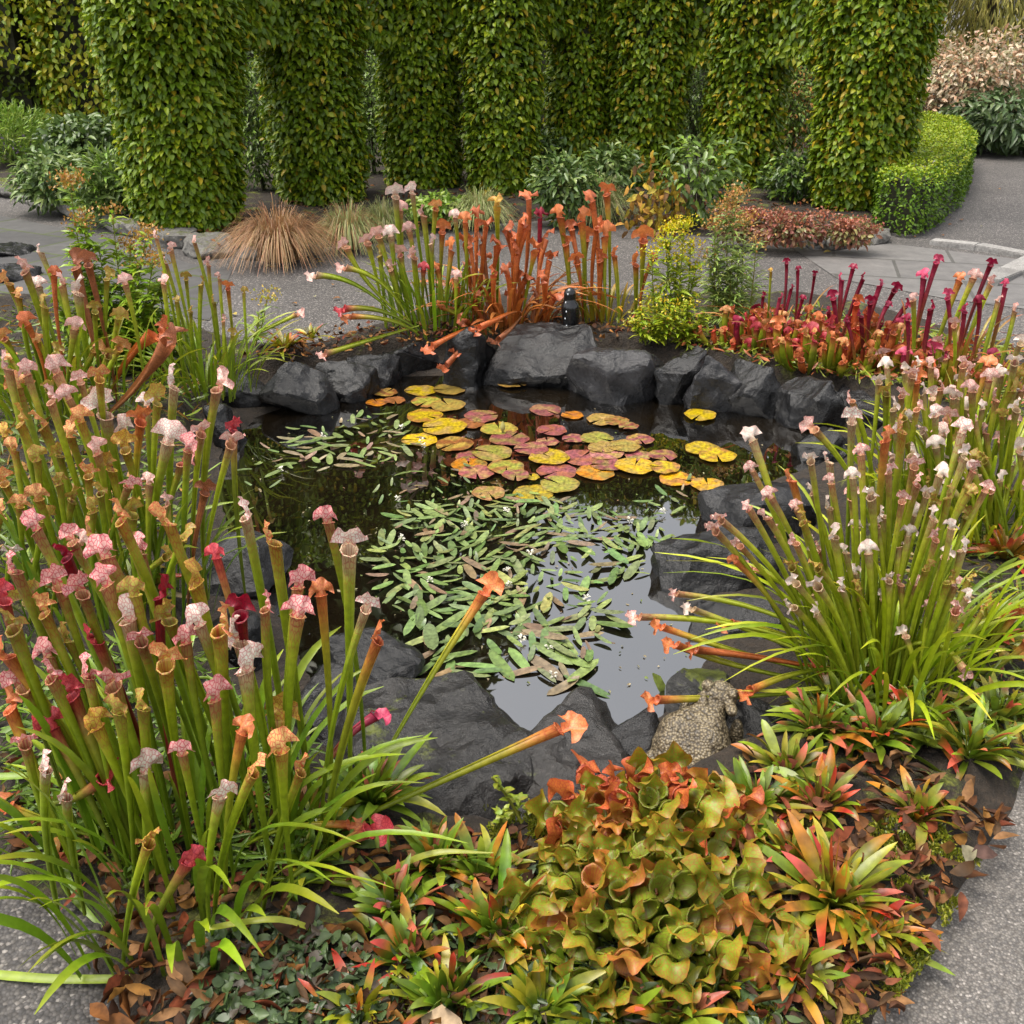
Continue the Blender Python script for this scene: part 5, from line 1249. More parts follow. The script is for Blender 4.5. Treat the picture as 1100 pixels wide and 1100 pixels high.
# clipped hornbeam arcade across the slate path
def hedge_box(name, label, cat, quad, z0, z1, n, leaf, cols_, kind_mat=None, part='foliage', droop=-.6, core=True, lumpk=.05, topcol=None):
    """a clipped hedge on a ground outline: leaves over its faces and top, an opaque core inside, coloured dark as shade"""
    Pq = np.array(quad, float); c = Pq.mean(0); c = np.array([c[0], c[1], 0.])
    root = thing(name, label, cat, c)
    E1 = np.roll(Pq, -1, 0) - Pq; Ln = np.linalg.norm(E1, axis=1); per = Ln.sum()
    area = abs(np.sum(Pq[:, 0] * np.roll(Pq[:, 1], -1) - np.roll(Pq[:, 0], -1) * Pq[:, 1])) / 2
    orient = np.sign(np.sum(Pq[:, 0] * np.roll(Pq[:, 1], -1) - np.roll(Pq[:, 0], -1) * Pq[:, 1]))
    nt_ = int(n * area / (area + per * (z1 - z0))); ns = n - nt_
    e = rng.choice(len(Pq), ns, p=Ln / per); t = rng.random(ns)
    xy = Pq[e] + E1[e] * t[:, None]
    nr = np.stack([E1[e][:, 1], -E1[e][:, 0]], 1) / Ln[e][:, None] * orient
    z = z0 + (z1 - z0) * rng.random(ns)
    lu = np.array([mnoise.noise(Vector((a * 2.2, b * 2.2, q * 2.2))) for (a, b), q in zip(xy, z)])
    round_ = np.clip((z - (z1 - .1)) / .1, 0, 1) ** 2 * .07
    xy = xy + nr * (lu * lumpk * 2 - rng.random(ns) ** 1.6 * leaf * 2 - round_)[:, None]
    P = np.column_stack([xy, z]); Nn = np.column_stack([nr, np.full(ns, .5)])
    D = np.column_stack([nr * .5, np.full(ns, droop)])
    lo, hi = Pq.min(0), Pq.max(0); T_ = []
    while len(T_) < nt_:
        q = rng.uniform(lo, hi, (nt_ * 2, 2)); q = q[sdist(q, Pq) > -.01]; T_.extend(q.tolist())
    q = np.array(T_[:nt_]).reshape(-1, 2)
    if len(q):
        lt = np.array([mnoise.noise(Vector((a * 2.2, b * 2.2, 7))) for a, b in q])
        dd = sdist(q, Pq)
        zt = z1 + lt * lumpk * 2 - np.clip(1 - dd / .1, 0, 1) ** 2 * .06 - rng.random(nt_) ** 1.6 * leaf * 2
        P = np.vstack([P, np.column_stack([q, zt])]); Nn = np.vstack([Nn, np.tile([0, 0, 1.], (nt_, 1))])
        a = rng.uniform(0, 2 * PI, nt_); D = np.vstack([D, np.column_stack([np.cos(a), np.sin(a), np.full(nt_, .3)])])
    k = rng.choice(len(cols_), len(P)); C = np.array(cols_)[k] * rng.uniform(.8, 1.2, (len(P), 1))
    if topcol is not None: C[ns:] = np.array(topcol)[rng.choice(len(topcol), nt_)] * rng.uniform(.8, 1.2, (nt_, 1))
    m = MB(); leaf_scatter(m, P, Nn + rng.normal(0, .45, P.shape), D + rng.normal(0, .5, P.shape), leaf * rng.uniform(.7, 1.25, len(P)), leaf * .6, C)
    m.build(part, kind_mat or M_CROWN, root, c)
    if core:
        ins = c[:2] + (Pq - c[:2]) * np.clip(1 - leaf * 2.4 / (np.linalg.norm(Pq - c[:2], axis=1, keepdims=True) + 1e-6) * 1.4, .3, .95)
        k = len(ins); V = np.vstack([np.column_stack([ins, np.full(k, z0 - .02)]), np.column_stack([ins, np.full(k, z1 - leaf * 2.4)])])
        m = MB(); m.add(V, [[i, (i + 1) % k, k + (i + 1) % k, k + i] for i in range(k)], [[k, k + i, k + i + 1] for i in range(1, k - 1)], (.035, .035, .015)); m.build('shade_core', M_BARK, root, c, smooth=False)  # solid hedge filling, inner shade painted as a dark base colour
    return root
def XY(*pts): return [G(x, y, 0)[:2] for x, y in pts]
hornb = [tuple(c) for c in CROWN]
hornb_y = hornb[1:] + [(.30, .26, .03), (.26, .24, .02)]
def far_box(x0, x1, Y0, Y1): return [(x0, Y0), (x1, Y0), (x1, Y1), (x0, Y1)]
def xat(px, Y): return RY(px, 60, Y)[0]
hedge_box('hornbeam_hedge', "clipped hornbeam pier of the arcade across the slate path, beside the white anemones", 'hornbeam', far_box(xat(38, 12.4), xat(108, 12.4), 12.4, 13.3), .1, 3.1, 5500, .085, hornb_y)
hedge_box('hornbeam_hedge', "clipped yellowing hornbeam lintel spanning the dark opening across the slate path", 'hornbeam', far_box(xat(-140, 12.5), xat(40, 12.5), 12.5, 13.2), 1.0, 3.0, 5500, .085, hornb_y)
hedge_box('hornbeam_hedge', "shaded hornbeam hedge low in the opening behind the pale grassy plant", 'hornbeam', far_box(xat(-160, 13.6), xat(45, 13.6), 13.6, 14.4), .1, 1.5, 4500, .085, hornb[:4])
hedge_box('evergreen_hedge', "tall dark evergreen hedge closing the view behind the hornbeam arcade", 'hedge', far_box(-12.5, 5.0, 14.6, 15.6), .05, 4.4, 40000, .09, [(.04, .06, .02), (.06, .09, .03), (.09, .12, .04), (.05, .06, .02)])
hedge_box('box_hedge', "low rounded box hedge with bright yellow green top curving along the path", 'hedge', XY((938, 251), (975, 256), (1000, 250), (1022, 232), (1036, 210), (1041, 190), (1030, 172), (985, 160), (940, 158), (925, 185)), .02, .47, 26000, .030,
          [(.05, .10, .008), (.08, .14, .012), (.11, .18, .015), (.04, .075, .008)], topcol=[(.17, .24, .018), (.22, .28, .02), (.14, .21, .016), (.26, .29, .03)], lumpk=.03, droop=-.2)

# ------------------------------------------------------------------ shrubs and border plants
def shrub(name, label, cat, px, py, wpx, hpx, n, leaf, cols_, aspect=.5, stems=5, droop=-.3, z=.06, group=None, depth=.8, Y=None, upright=.0, lump_=.2):
    B = G(px, py, z); m0 = mpp(B); rx, h = wpx / 2 * m0, hpx * m0
    root = thing(name, label, cat, B, group)
    m = MB()
    for k in range(stems):
        a = rnd.uniform(0, 2 * PI); e = B + np.array([math.cos(a) * rx * .6, math.sin(a) * rx * .6 * depth, h * rnd.uniform(.6, .9)])
        tube(m, bez(B + rng.normal(0, .015, 3) * np.array([1, 1, 0]), B + np.array([math.cos(a) * rx * .15, 0, h * .5]), e, 6), np.linspace(.010, .003, 6) * max(1, h), 5, jit((.10, .08, .05)))
    if stems: m.build('stems', M_BARK, root, B)
    v = unit(rng.normal(0, 1, (n, 3))); rr = rng.random(n) ** .4
    lu = np.array([mnoise.noise(Vector(q * 2.4) + Vector((px, py, 0))) for q in v])
    P = v * (rr * (1 + lu * lump_ * 2))[:, None]
    P = B + P * np.array([rx, rx * depth, h / 2]) + np.array([0, 0, h * .5])
    P[:, 2] = np.maximum(P[:, 2], z + .01)
    D = v * np.array([1, 1, .4]) + np.array([0, 0, droop + upright]) + rng.normal(0, .45, (n, 3))
    C = np.array(cols_)[rng.choice(len(cols_), n)] * rng.uniform(.75, 1.25, (n, 1))
    m = MB(); leaf_scatter(m, P, v + np.array([0, 0, .7]) + rng.normal(0, .4, (n, 3)), D, leaf * rng.uniform(.6, 1.3, n), leaf * aspect, C)
    m.build('foliage', M_LEAF, root, B)
    return root, B, rx, h
DG = [(.032, .058, .014), (.05, .085, .018), (.08, .12, .026), (.026, .046, .012)]
SG = [(.08, .12, .035), (.11, .155, .048), (.06, .095, .026), (.15, .19, .06)]
LG = [(.12, .2, .03), (.17, .25, .04), (.09, .15, .025), (.22, .28, .06)]
shrub('leafy_shrub', "mid green grassy perennial below the hornbeam opening at the path edge", 'plant', 15, 178, 100, 62, 2200, .10, LG, .16, 0, upright=.9)
shrub('leafy_shrub', "dark green leafy shrub below the white anemones", 'plant', 95, 188, 95, 62, 1700, .09, DG + SG[:1], .5, 6)
shrub('leafy_shrub', "grey green leafy perennial at the slate path edging with brown seed heads", 'plant', 70, 222, 105, 56, 1700, .085, SG + DG[:2], .4, 5)
shrub('leafy_shrub', "lance leaved green perennial against the broadest hornbeam column", 'plant', 125, 235, 85, 70, 1500, .10, SG + LG[:2], .25, 5, upright=.5)
r_, B_, rx_, h_ = shrub('lavender', "small purple flowered lavender at the slate path edging", 'flower', 18, 178, 44, 26, 350, .05, SG, .25, 4, upright=.6)
m = MB(); n = 70; P = B_ + np.column_stack([rng.uniform(-rx_, rx_, n), rng.uniform(-rx_, rx_, n) * .6 - .05, rng.uniform(h_ * .5, h_ * 1.2, n)])
leaf_scatter(m, P, rng.normal(0, 1, (n, 3)), rng.normal(0, 1, (n, 3)), .045, .03, np.tile((.32, .22, .42), (n, 1))); m.build('flowers', M_LEAF, r_, B_)
# bronze flax
B_ = G(55, 150, .06); fl = thing('bronze_flax', "bronze red flax with upright sword leaves below the hornbeam arcade", 'plant', B_)
for k in range(26):
    a = rnd.uniform(0, 2 * PI); L = rnd.uniform(.3, .62); sp = rnd.uniform(.05, .3)
    strap_leaf(fl, B_ + rng.normal(0, .03, 3) * np.array([1, 1, 0]), B_ + np.array([math.cos(a) * sp, math.sin(a) * sp, L]), .035, jit((.12, .045, .03), .3), jit((.30, .10, .05), .4))
# white anemones
r_, B_, rx_, h_ = shrub('anemone', "white flowered anemone on tall stems beside the broadest hornbeam column", 'flower', 108, 160, 42, 75, 260, .07, DG, .5, 9)
for x, y in [(97, 97), (118, 101), (110, 109), (100, 121), (113, 122), (104, 131), (112, 134), (119, 75), (120, 82), (116, 95), (123, 88)]:
    c = RY(x, y, B_[1] - .25 + rnd.uniform(-.05, .1)); m = MB()
    tube(m, bez(B_ + np.array([rnd.uniform(-.05, .05), 0, .05]), (B_ + c) / 2 + np.array([0, 0, .1]), c, 6), .004, 5, (.08, .1, .03)); st = m.build('stem', M_LEAF, r_, c)
    m = MB(); a = np.arange(7) / 7 * 2 * PI; D = np.stack([np.cos(a), np.zeros(7), np.sin(a)], 1); leaf_scatter(m, np.tile(c, (7, 1)), np.tile([0, -1., .3], (7, 1)), D, .04, .034, np.tile((.82, .82, .8), (7, 1)), fold=.05)
    tube(m, c + np.array([[0, -.002, 0], [0, -.010, 0]]), [.011, .009], 8, (.5, .4, .05)); m.build('flower', M_LEAF, r_, c)
# filler between the columns
for a in [
    ('leafy_shrub', "dim green shrub in the gap between the two nearest hornbeam columns", 'plant', 283, 205, 62, 135, 2200, .06, SG + LG[:2] + DG[:1], .35, 5),
    ('leafy_shrub', "light green shrub in the second gap of the hornbeam arcade", 'plant', 402, 188, 56, 130, 2200, .06, SG + LG[:2], .35, 5),
    ('leafy_shrub', "low bright green plant at the foot of the arcade behind the cream hooded pitchers", 'plant', 468, 238, 62, 28, 700, .06, LG, .6, 3),
    ('leafy_shrub', "blue green fern at the foot of the furthest hornbeam column", 'plant', 605, 236, 75, 70, 1100, .075, SG + DG, .4, 5),
    ('leafy_shrub', "divided blue green foliage above the pale grass in the shaded gap", 'plant', 655, 215, 70, 60, 700, .08, SG + DG[:2], .4, 5),
    ('leafy_shrub', "yellow green bush glimpsed through the gap beside the box hedge column", 'plant', 848, 172, 66, 105, 2200, .06, LG + [(.4, .2, .05)], .4, 5),
    ('leafy_shrub', "green low shrub in the gap below the yellow green bush", 'plant', 850, 215, 70, 50, 900, .07, DG + LG[:2], .45, 4),
    ('leafy_shrub', "shadowed greenery in the gap beside the yellow flecked hornbeam column", 'plant', 744, 180, 62, 125, 2200, .06, SG + LG[:2], .35, 5),
    ('leafy_shrub', "dark undergrowth plant between the far hornbeam columns", 'plant', 575, 200, 60, 60, 700, .08, DG, .45, 4),
]:
    shrub(*a)
# yellowing ferny plant
r_, B_, rx_, h_ = shrub('tree_peony', "tree peony with green divided leaves beside a yellowing withered half", 'plant', 748, 238, 95, 92, 650, .085, SG[:3] + LG[:2], .42, 7)
m = MB(); n = 260; P = RY(704, 222, B_[1] - .2) + rng.normal(0, 1, (n, 3)) * np.array([.12, .1, .17])
leaf_scatter(m, P, rng.normal(0, .6, (n, 3)) + np.array([0, -.4, .6]), rng.normal(0, .5, (n, 3)) + np.array([0, 0, -.8]), .085, .04, np.array([(.45, .30, .03), (.38, .30, .04), (.22, .12, .05), (.5, .26, .05)])[rng.choice(4, n)]); m.build('withered_leaves', M_DEAD, r_, B_)
# ornamental grasses
def tuft(px, py, wpx, hpx, n, label, cols_, seed=0):
    B = G(px, py, .03); m0 = mpp(B); rx, h = wpx / 2 * m0, hpx * m0 * 1.05
    root = thing('grass_tuft', label, 'ornamental grass', B, 'ornamental grass tufts along the arcade')
    m = MB()
    for k in range(n):
        a = rnd.uniform(0, 2 * PI); q = rnd.uniform(.1, 1.25) ** .8 * rx; hh = h * rnd.uniform(.6, 1.15)
        b = B + np.array([math.cos(a), math.sin(a), 0]) * rnd.uniform(0, rx * .35)
        tip = b + np.array([math.cos(a) * q, math.sin(a) * q, hh * max(.04, 1.0 - .85 * q / rx + rnd.uniform(-.2, .2))])
        P = bez(b, b + np.array([math.cos(a) * q * .35, math.sin(a) * q * .35, hh * 1.05]), tip, 7)
        blade(m, P, np.linspace(.006, .0015, 7) * rnd.uniform(.7, 1.3), (math.cos(a), math.sin(a), .4), jit(rnd.choice(cols_), .25))
    m.build('blades', M_GRASS, root, B)
TAN = [(.38, .22, .11), (.30, .17, .08), (.46, .30, .17), (.24, .13, .06)]
PAL = [(.22, .25, .09), (.30, .32, .14), (.16, .19, .06), (.35, .33, .16)]
tuft(302, 278, 118, 58, 1300, "tan brown grass tuft at the foot of the broadest hornbeam column", TAN)
tuft(375, 266, 78, 50, 800, "mixed green and tan grass tuft beside the brown one", TAN[:2] + PAL)
tuft(412, 254, 56, 42, 500, "small pale green grass tuft behind the leaning cream pitcher", PAL)
tuft(515, 242, 72, 42, 700, "pale green grass tuft behind the rust orange pitchers", PAL)
tuft(640, 236, 84, 48, 800, "pale green grass tuft behind the tall orange pitchers", PAL)
# goldenrods
def goldenrod(px, base_py, stems, label, leafc, headc, lw=.019, nl=34, L=.10, group='goldenrod stems round the pond', hs_=1.0):
    B = G(px, base_py, BEDZ); root = thing('goldenrod', label, 'goldenrod', B, group)
    for (tx, ty, hk) in stems:
        b = B + np.array([rnd.uniform(-.06, .06) + (RY(tx, ty, B[1])[0] - B[0]) * .5, rnd.uniform(-.06, .06), 0]); t = RY(tx, ty, b[1] + rnd.uniform(-.05, .05))
        P = bez(b, (b + t) / 2 + rng.normal(0, .015, 3), t, 14)
        m = MB(); tube(m, P, np.linspace(.0045, .002, 14), 5, jit((.16, .17, .03))); st = m.build('stem', M_LEAF, root, b)
        u = rng.uniform(.12, .98, nl); ix = (u * 13).astype(int); Pl = P[ix] + (P[np.minimum(ix + 1, 13)] - P[ix]) * (u * 13 - ix)[:, None]
        a = rng.uniform(0, 2 * PI, nl); D = np.stack([np.cos(a), np.sin(a), rng.uniform(-.1, .8, nl)], 1)
        m = MB(); leaf_scatter(m, Pl, np.tile([0, 0, 1.], (nl, 1)) + rng.normal(0, .3, (nl, 3)), D, L * rng.uniform(.6, 1.2, nl) * (1.2 - .6 * u), lw, np.array([jit(leafc, .25) for _ in range(nl)]), fold=.15, curl=.2); m.build('leaves', M_LEAF, st, b)
        if hk:
            n = int(160 * hk); Pv = t + rng.normal(0, 1, (n, 3)) * np.array([.035, .035, .022]) * hs_
            m = MB(); leaf_scatter(m, Pv, rng.normal(0, 1, (n, 3)), rng.normal(0, 1, (n, 3)) + np.array([0, 0, .8]), .016, .010, np.array([jit(headc, .35) for _ in range(n)])); m.build('flower_head', M_LEAF, st, t)
goldenrod(110, 400, [(74, 192, 1.3), (88, 235, 0.8), (120, 225, .4), (140, 262, .7), (158, 250, .8), (105, 260, 0), (135, 290, 0), (92, 282, 0), (75, 262, 0), (62, 300, 0), (130, 320, 0), (175, 300, 0), (100, 330, 0), (160, 330, 0), (90, 222, 0), (150, 280, .3), (165, 278, .7), (150, 305, 0), (115, 310, 0), (85, 310, 0)], "leafy goldenrod with brown dried heads among the cream and orange pitchers", (.19, .28, .03), (.36, .20, .05), nl=120)
goldenrod(165, 395, [(140, 290, 0), (150, 320, 0), (170, 300, 0), (125, 335, 0), (160, 345, 0), (180, 335, 0), (195, 350, 0), (140, 365, 0), (115, 360, 0)], "shorter goldenrod without flower heads beside the taller leafy goldenrod", (.17, .26, .03), (.3, .2, .05), nl=90)
goldenrod(730, 352, [(722, 245, .8), (735, 240, 1.0), (715, 262, .8), (742, 262, .8), (728, 275, .5), (700, 272, .4), (748, 285, .4)], "yellow flowering goldenrod on the far bank beside the orange pitchers", (.28, .35, .04), (.52, .44, .03), nl=62)
goldenrod(790, 356, [(768, 238, .7), (790, 208, .9), (780, 222, .9), (800, 235, .9), (812, 258, .4), (770, 262, 0), (795, 270, 0), (760, 272, .3), (785, 290, 0)], "pale feathery goldenrod with rusty seed heads behind the low scarlet pitchers", (.22, .28, .08), (.36, .2, .06), nl=110, lw=.014)
goldenrod(270, 372, [(287, 318, .5), (278, 335, 0)], "lone short goldenrod sprig standing against the grey path", (.2, .26, .05), (.42, .34, .06), nl=18)
goldenrod(715, 368, [(690, 330, .2), (705, 320, .2), (725, 330, .2), (740, 325, .2), (760, 335, 0), (700, 345, 0), (735, 345, 0), (715, 340, .2), (680, 345, .3), (750, 350, 0)], "low bushy lime green plant hanging over the wedge rock", (.24, .29, .03), (.42, .34, .03), nl=60, L=.07)
goldenrod(585, 880, [(528, 835, 0), (545, 868, 0), (558, 862, 0), (568, 858, 0)], "wispy weed growing in the crack between the two slate slabs", (.2, .24, .03), (.2, .2, .05), nl=14, L=.03, lw=.012, group='small weeds')

# sedums at the foot of the box-hedge column
for a in [
    ('sedum', "rusty red sedum clump on the edging stones behind the cable coil", 'sedum', 845, 262, 84, 32, 800, .045, [(.22, .08, .06), (.28, .12, .07), (.18, .10, .05), (.16, .15, .06)], .6, 6),
    ('sedum', "yellowing sedum with brown heads at the end of the edging stones", 'sedum', 912, 264, 54, 27, 450, .045, [(.3, .26, .1), (.24, .11, .07), (.3, .14, .09), (.2, .19, .08)], .6, 5),
    ('sedum', "dull maroon low sedum below the shaded hornbeam foot", 'sedum', 790, 258, 50, 28, 500, .045, [(.16, .07, .05), (.2, .12, .05), (.13, .12, .05)], .6, 4),
]:
    r_, B_, rx_, h_ = shrub(*a)
    for k in range(12):
        c = B_ + np.array([rnd.uniform(-rx_, rx_), rnd.uniform(-rx_, 0) * .6, h_ * rnd.uniform(.7, 1.15)]); n = 40
        m = MB(); leaf_scatter(m, c + rng.normal(0, 1, (n, 3)) * np.array([.04, .04, .014]), rng.normal(0, .6, (n, 3)) + np.array([0, 0, 1.]), rng.normal(0, 1, (n, 3)), .022, .016, np.array([jit((.26, .10, .06), .3) for _ in range(n)])); m.build('flower_head', M_LEAF, r_, c)
# beyond the path
shrub('variegated_shrub', "large cream and pinkish variegated shrub beyond the far path", 'shrub', 1045, 152, 250, 104, 9000, .09, [(.52, .42, .30), (.60, .50, .36), (.42, .26, .17), (.24, .22, .12), (.5, .32, .2), (.14, .13, .07)], .42, 8, depth=.5)
shrub('rhododendron', "dark green rhododendron mound at the end of the far path", 'shrub', 1085, 160, 150, 60, 2200, .15, [(.05, .085, .03), (.08, .12, .045), (.11, .15, .06), (.035, .06, .02)], .3, 5)
# drooping conifer behind
B_ = np.array([xat(1050, 16.5), 16.5, 0.]); cn = thing('conifer', "drooping olive green conifer above the variegated shrub", 'tree', B_)
m = MB(); tube(m, B_ + np.array([[0, 0, -.1], [0, 0, 2], [.05, 0, 5]]), [.2, .16, .05], 10, (.1, .07, .05)); m.build('trunk', M_BARK, cn, B_)
n = 20000; a = rng.uniform(0, 2 * PI, n); z = rng.uniform(.9, 5.4, n); r = (1.75 - .22 * z) * rng.random(n) ** .45 * (1 + .25 * np.sin(a * 7 + z * 5))
P = B_ + np.stack([np.cos(a) * r, np.sin(a) * r, z], 1); D = np.stack([np.cos(a) * .6, np.sin(a) * .6, np.full(n, -1.)], 1) + rng.normal(0, .25, (n, 3))
m = MB(); leaf_scatter(m, P, np.stack([np.cos(a), np.sin(a), np.full(n, .4)], 1) + rng.normal(0, .4, (n, 3)), D,   .20 * rng.uniform(.5, 1.2, n), .024, np.array([(.16, .15, .03), (.23, .21, .05), (.11, .11, .03), (.28, .24, .07)])[rng.choice(4, n)]); m.build('crown', M_CROWN, cn, B_)

for k, (tx, ty_, th_, tr_) in enumerate([(-8.6, 18.5, 13.5, 2.9), (-5.0, 17.8, 14.5, 2.8), (-1.9, 17.4, 13.0, 2.4)]):
    B_ = np.array([tx, ty_, 0.]); tt = thing('tall_evergreen', "tall dark evergreen tree beyond the hedge, mirrored in the pond, " + ("farthest from the path", "middle one", "nearest the far path")[k], 'tree', B_, 'tall evergreens behind the arcade')
    m = MB(); tube(m, B_ + np.array([[0, 0, -.1], [.05, 0, th_ * .4], [0, 0, th_ * .95]]), [.3, .2, .03], 9, (.08, .06, .045)); m.build('trunk', M_BARK, tt, B_)
    n = 9000; a = rng.uniform(0, 2 * PI, n); z = 1.5 + (th_ - 1.5) * rng.random(n); r = tr_ * np.interp(z / th_, [0, .25, .7, 1], [.8, 1, .75, .05]) * rng.random(n) ** .4 * (1 + .25 * np.sin(a * 5 + z * 2.1))
    P = B_ + np.stack([np.cos(a) * r, np.sin(a) * r, z], 1)
    m = MB(); leaf_scatter(m, P, np.stack([np.cos(a), np.sin(a), np.full(n, .6)], 1) + rng.normal(0, .4, (n, 3)), np.stack([np.cos(a), np.sin(a), np.full(n, -.5)], 1) + rng.normal(0, .4, (n, 3)), .42 * rng.uniform(.5, 1.3, n), .22, np.array([(.02, .035, .012), (.035, .05, .016), (.05, .065, .02)])[rng.choice(3, n)]); m.build('crown', M_CROWN, tt, B_)
# bleached branch lying on the box hedge
c = RY(985, 180, 8.9)
br = thing('dry_branch', "bleached forked dry branch lying on the box hedge", 'branch', c)
def limb(pts, r0, r1, name):
    P = catmull(px3(*pts), 9); m = MB(); tube(m, P, np.linspace(r0, r1, 9), 6, (.62, .58, .54)); m.build(name, M_DEADWOOD, br, c)
M_DEADWOOD = plant_mat("bleached_wood", .7, 0, False, .35, 30)
limb([(972, 190, 8.8), (988, 181, 8.8), (1004, 174, 8.85)], .014, .012, 'stem'); limb([(992, 179, 8.82), (1008, 181, 8.8), (1021, 186, 8.78)], .016, .008, 'fork'); limb([(935, 160, 9.1), (960, 168, 9.05), (985, 178, 9.0)], .010, .008, 'twig')
# cable coil at the sedums
c = G(873, 261, .05); cc = MB()
for k in range(3):
    a = np.linspace(0, 2 * PI, 20); tube(cc, c + np.stack([np.cos(a) * (.07 + .012 * k), np.sin(a) * .05, .015 + np.sin(a) * .05 + .008 * k], 1), .006, 5, (.25, .25, .25), cap=False)
tag(cc.build('cable_coil', M_BARK, None, c), "small grey coil of cable lying by the sedum edging stones", 'cable')

# ------------------------------------------------------------------ edging stones
def box_stone(l, w, h):
    bm = bmesh.new(); bmesh.ops.create_cube(bm, size=1, matrix=Matrix.Diagonal((l, w, h, 1)))
    bmesh.ops.bevel(bm, geom=bm.edges[:], offset=.006, segments=2, affect='EDGES')
    me = bpy.data.meshes.new('kerb_stone'); bm.to_mesh(me); bm.free(); me.materials.append(M_KERB); return me
def edge_run(pts, label, h=.11, w=.22, seg=.5, mat=None, name='edging_stone'):
    P = np.array([G(x, y, 0) for x, y in pts]); L = np.linalg.norm(np.diff(P, axis=0), axis=1).sum()
    n = max(2, int(L / seg)); C = catmull(P, n * 6 + 1)
    for k in range(n):
        a, b = C[k * 6], C[k * 6 + 6]; mid = (a + b) / 2; l = np.linalg.norm(b - a)
        o = link_mesh(name, box_stone(l * .985, w, h) if name == 'kerb_stone' else rock_mesh(l * 1.06, w * rnd.uniform(.8, 1.2), h, rnd.randint(0, 9999), mat or M_EDGE, .9, .03))
        o.location = (mid[0], mid[1], h * .28); o.rotation_euler = (0, rnd.uniform(-.04, .04), math.atan2(b[1] - a[1], b[0] - a[0]) + rnd.uniform(-.05, .05))
        tag(o, label, 'edging stone', label)
edge_run([(-60, 196), (0, 206), (60, 222), (120, 242), (190, 262), (245, 276)], "flat mossy edging stone along the slate path below the leafy perennials", .16, .34, .7)
edge_run([(255, 276), (300, 277), (345, 272)], "dark edging stone in front of the tan grass tuft", .12, .2, .45)
edge_run([(880, 268), (905, 266), (925, 259), (950, 257)], "grey edging stone in front of the sedums beside the box hedge", .11, .22, .4)
edge_run([(1000, 262), (1050, 268), (1110, 278)], "pale flat kerb stone along the far edge of the paving band", .05, .12, .8, M_KERB, 'kerb_stone')
edge_run([(1058, 306), (1085, 294), (1115, 281)], "pale kerb stone crossing the paving band beside the crimson pitchers", .05, .16, .5, M_KERB, 'kerb_stone')
for x0, y0, x1, y1, lab, sd in [(-40, 262, 22, 290, "flat dark wall stone beside the slate path, upper of two", 301), (-40, 285, 26, 318, "flat dark wall stone beside the slate path, lower of two", 305)]:
    rock(x0, y0, x1, y1, lab, M_ROCKDRY, sd, flat=.8, zbot=-.05, group='wall stones at the slate path')

# ------------------------------------------------------------------ litter, ground cover, moss
def scatter_px(n, poly, z=BEDZ + .012):
    A2 = np.array(poly, float); lo, hi = A2.min(0), A2.max(0); out = []
    while len(out) < n:
        q = rng.uniform(lo, hi, (n * 2, 2)); q = q[sdist(q, A2) > 0]; out += q.tolist()
    W_ = np.array([G(x, y, z) for x, y in out[:n]])
    return W_
def litter(name, label, n, poly, L, cols_, wide=.5, z=BEDZ + .012, tilt=.5, mat=None, keep_out=True):
    P = scatter_px(int(n * 1.7), poly, z)
    if keep_out: P = P[(sdist(P[:, :2], POND) < -.02) & (sdist(P[:, :2], BED) > .035)]
    n = len(P); P[:, 2] += rng.uniform(0, .03 if keep_out else .002, n)
    a = rng.uniform(0, 2 * PI, n); D = np.stack([np.cos(a), np.sin(a), rng.normal(0, tilt * .5, n)], 1); Nn = np.array([0, 0, 1.]) + rng.normal(0, tilt, (n, 3))
    C = np.array(cols_)[rng.choice(len(cols_), n)] * rng.uniform(.7, 1.25, (n, 1))
    m = MB(); curl_scatter(m, P, Nn, D, L * .8 * rng.uniform(.45, 1.5, n), L * .8 * wide * rng.uniform(.7, 1.2, n), C, 1.3 if mat is None else .5)
    return tag(m.build(name, mat or M_DEAD), label, None, None, 'stuff')
DEADC = [(.17, .065, .022), (.26, .10, .028), (.10, .040, .018), (.30, .15, .06), (.07, .034, .018), (.34, .16, .035), (.24, .06, .025), (.12, .065, .03)]
litter('leaf_litter', "brown and russet fallen leaves under the plants at the near corner", 210, [(0, 925), (60, 900), (180, 940), (330, 960), (420, 1010), (430, 1110), (80, 1110), (100, 1000), (0, 950)], .062, DEADC)
litter('leaf_litter', "brown and rosy dead leaves between the rosettes near the concrete path", 300, [(740, 850), (860, 800), (1000, 830), (1098, 870), (1000, 1010), (950, 1100), (720, 1110), (720, 980)], .066, DEADC + [(.30, .10, .05)])
litter('leaf_litter', "dead leaves under the tallest pitcher stems", 160, [(0, 800), (120, 780), (330, 860), (420, 900), (380, 960), (0, 930)], .06, DEADC)
litter('leaf_litter', "dead leaves below the middle rosettes", 150, [(420, 900), (560, 900), (560, 1110), (420, 1110)], .06, DEADC)
litter('leaf_litter', "dry leaf scraps along the far bank below the orange pitchers", 480, [(250, 385), (330, 360), (430, 345), (560, 345), (700, 350), (860, 350), (990, 400), (900, 400), (700, 365), (500, 362), (330, 385)], .06, DEADC + [(.5, .22, .06)])
litter('leaf_litter', "brown leaf scraps under the hornbeam arcade", 500, [(170, 262), (330, 262), (520, 238), (700, 240), (860, 262), (945, 252), (900, 215), (700, 195), (400, 195), (250, 225)], .06, DEADC, z=.09, keep_out=False)
AJ = [(.04, .065, .024), (.055, .085, .03), (.03, .045, .02), (.075, .105, .045), (.045, .035, .025)]
litter('ground_cover', "dark rounded ground cover leaves at the bottom beside the bent stalk", 420, [(215, 1000), (330, 990), (410, 1030), (420, 1110), (210, 1110)], .034, AJ, .8, tilt=.35, mat=M_LEAF)
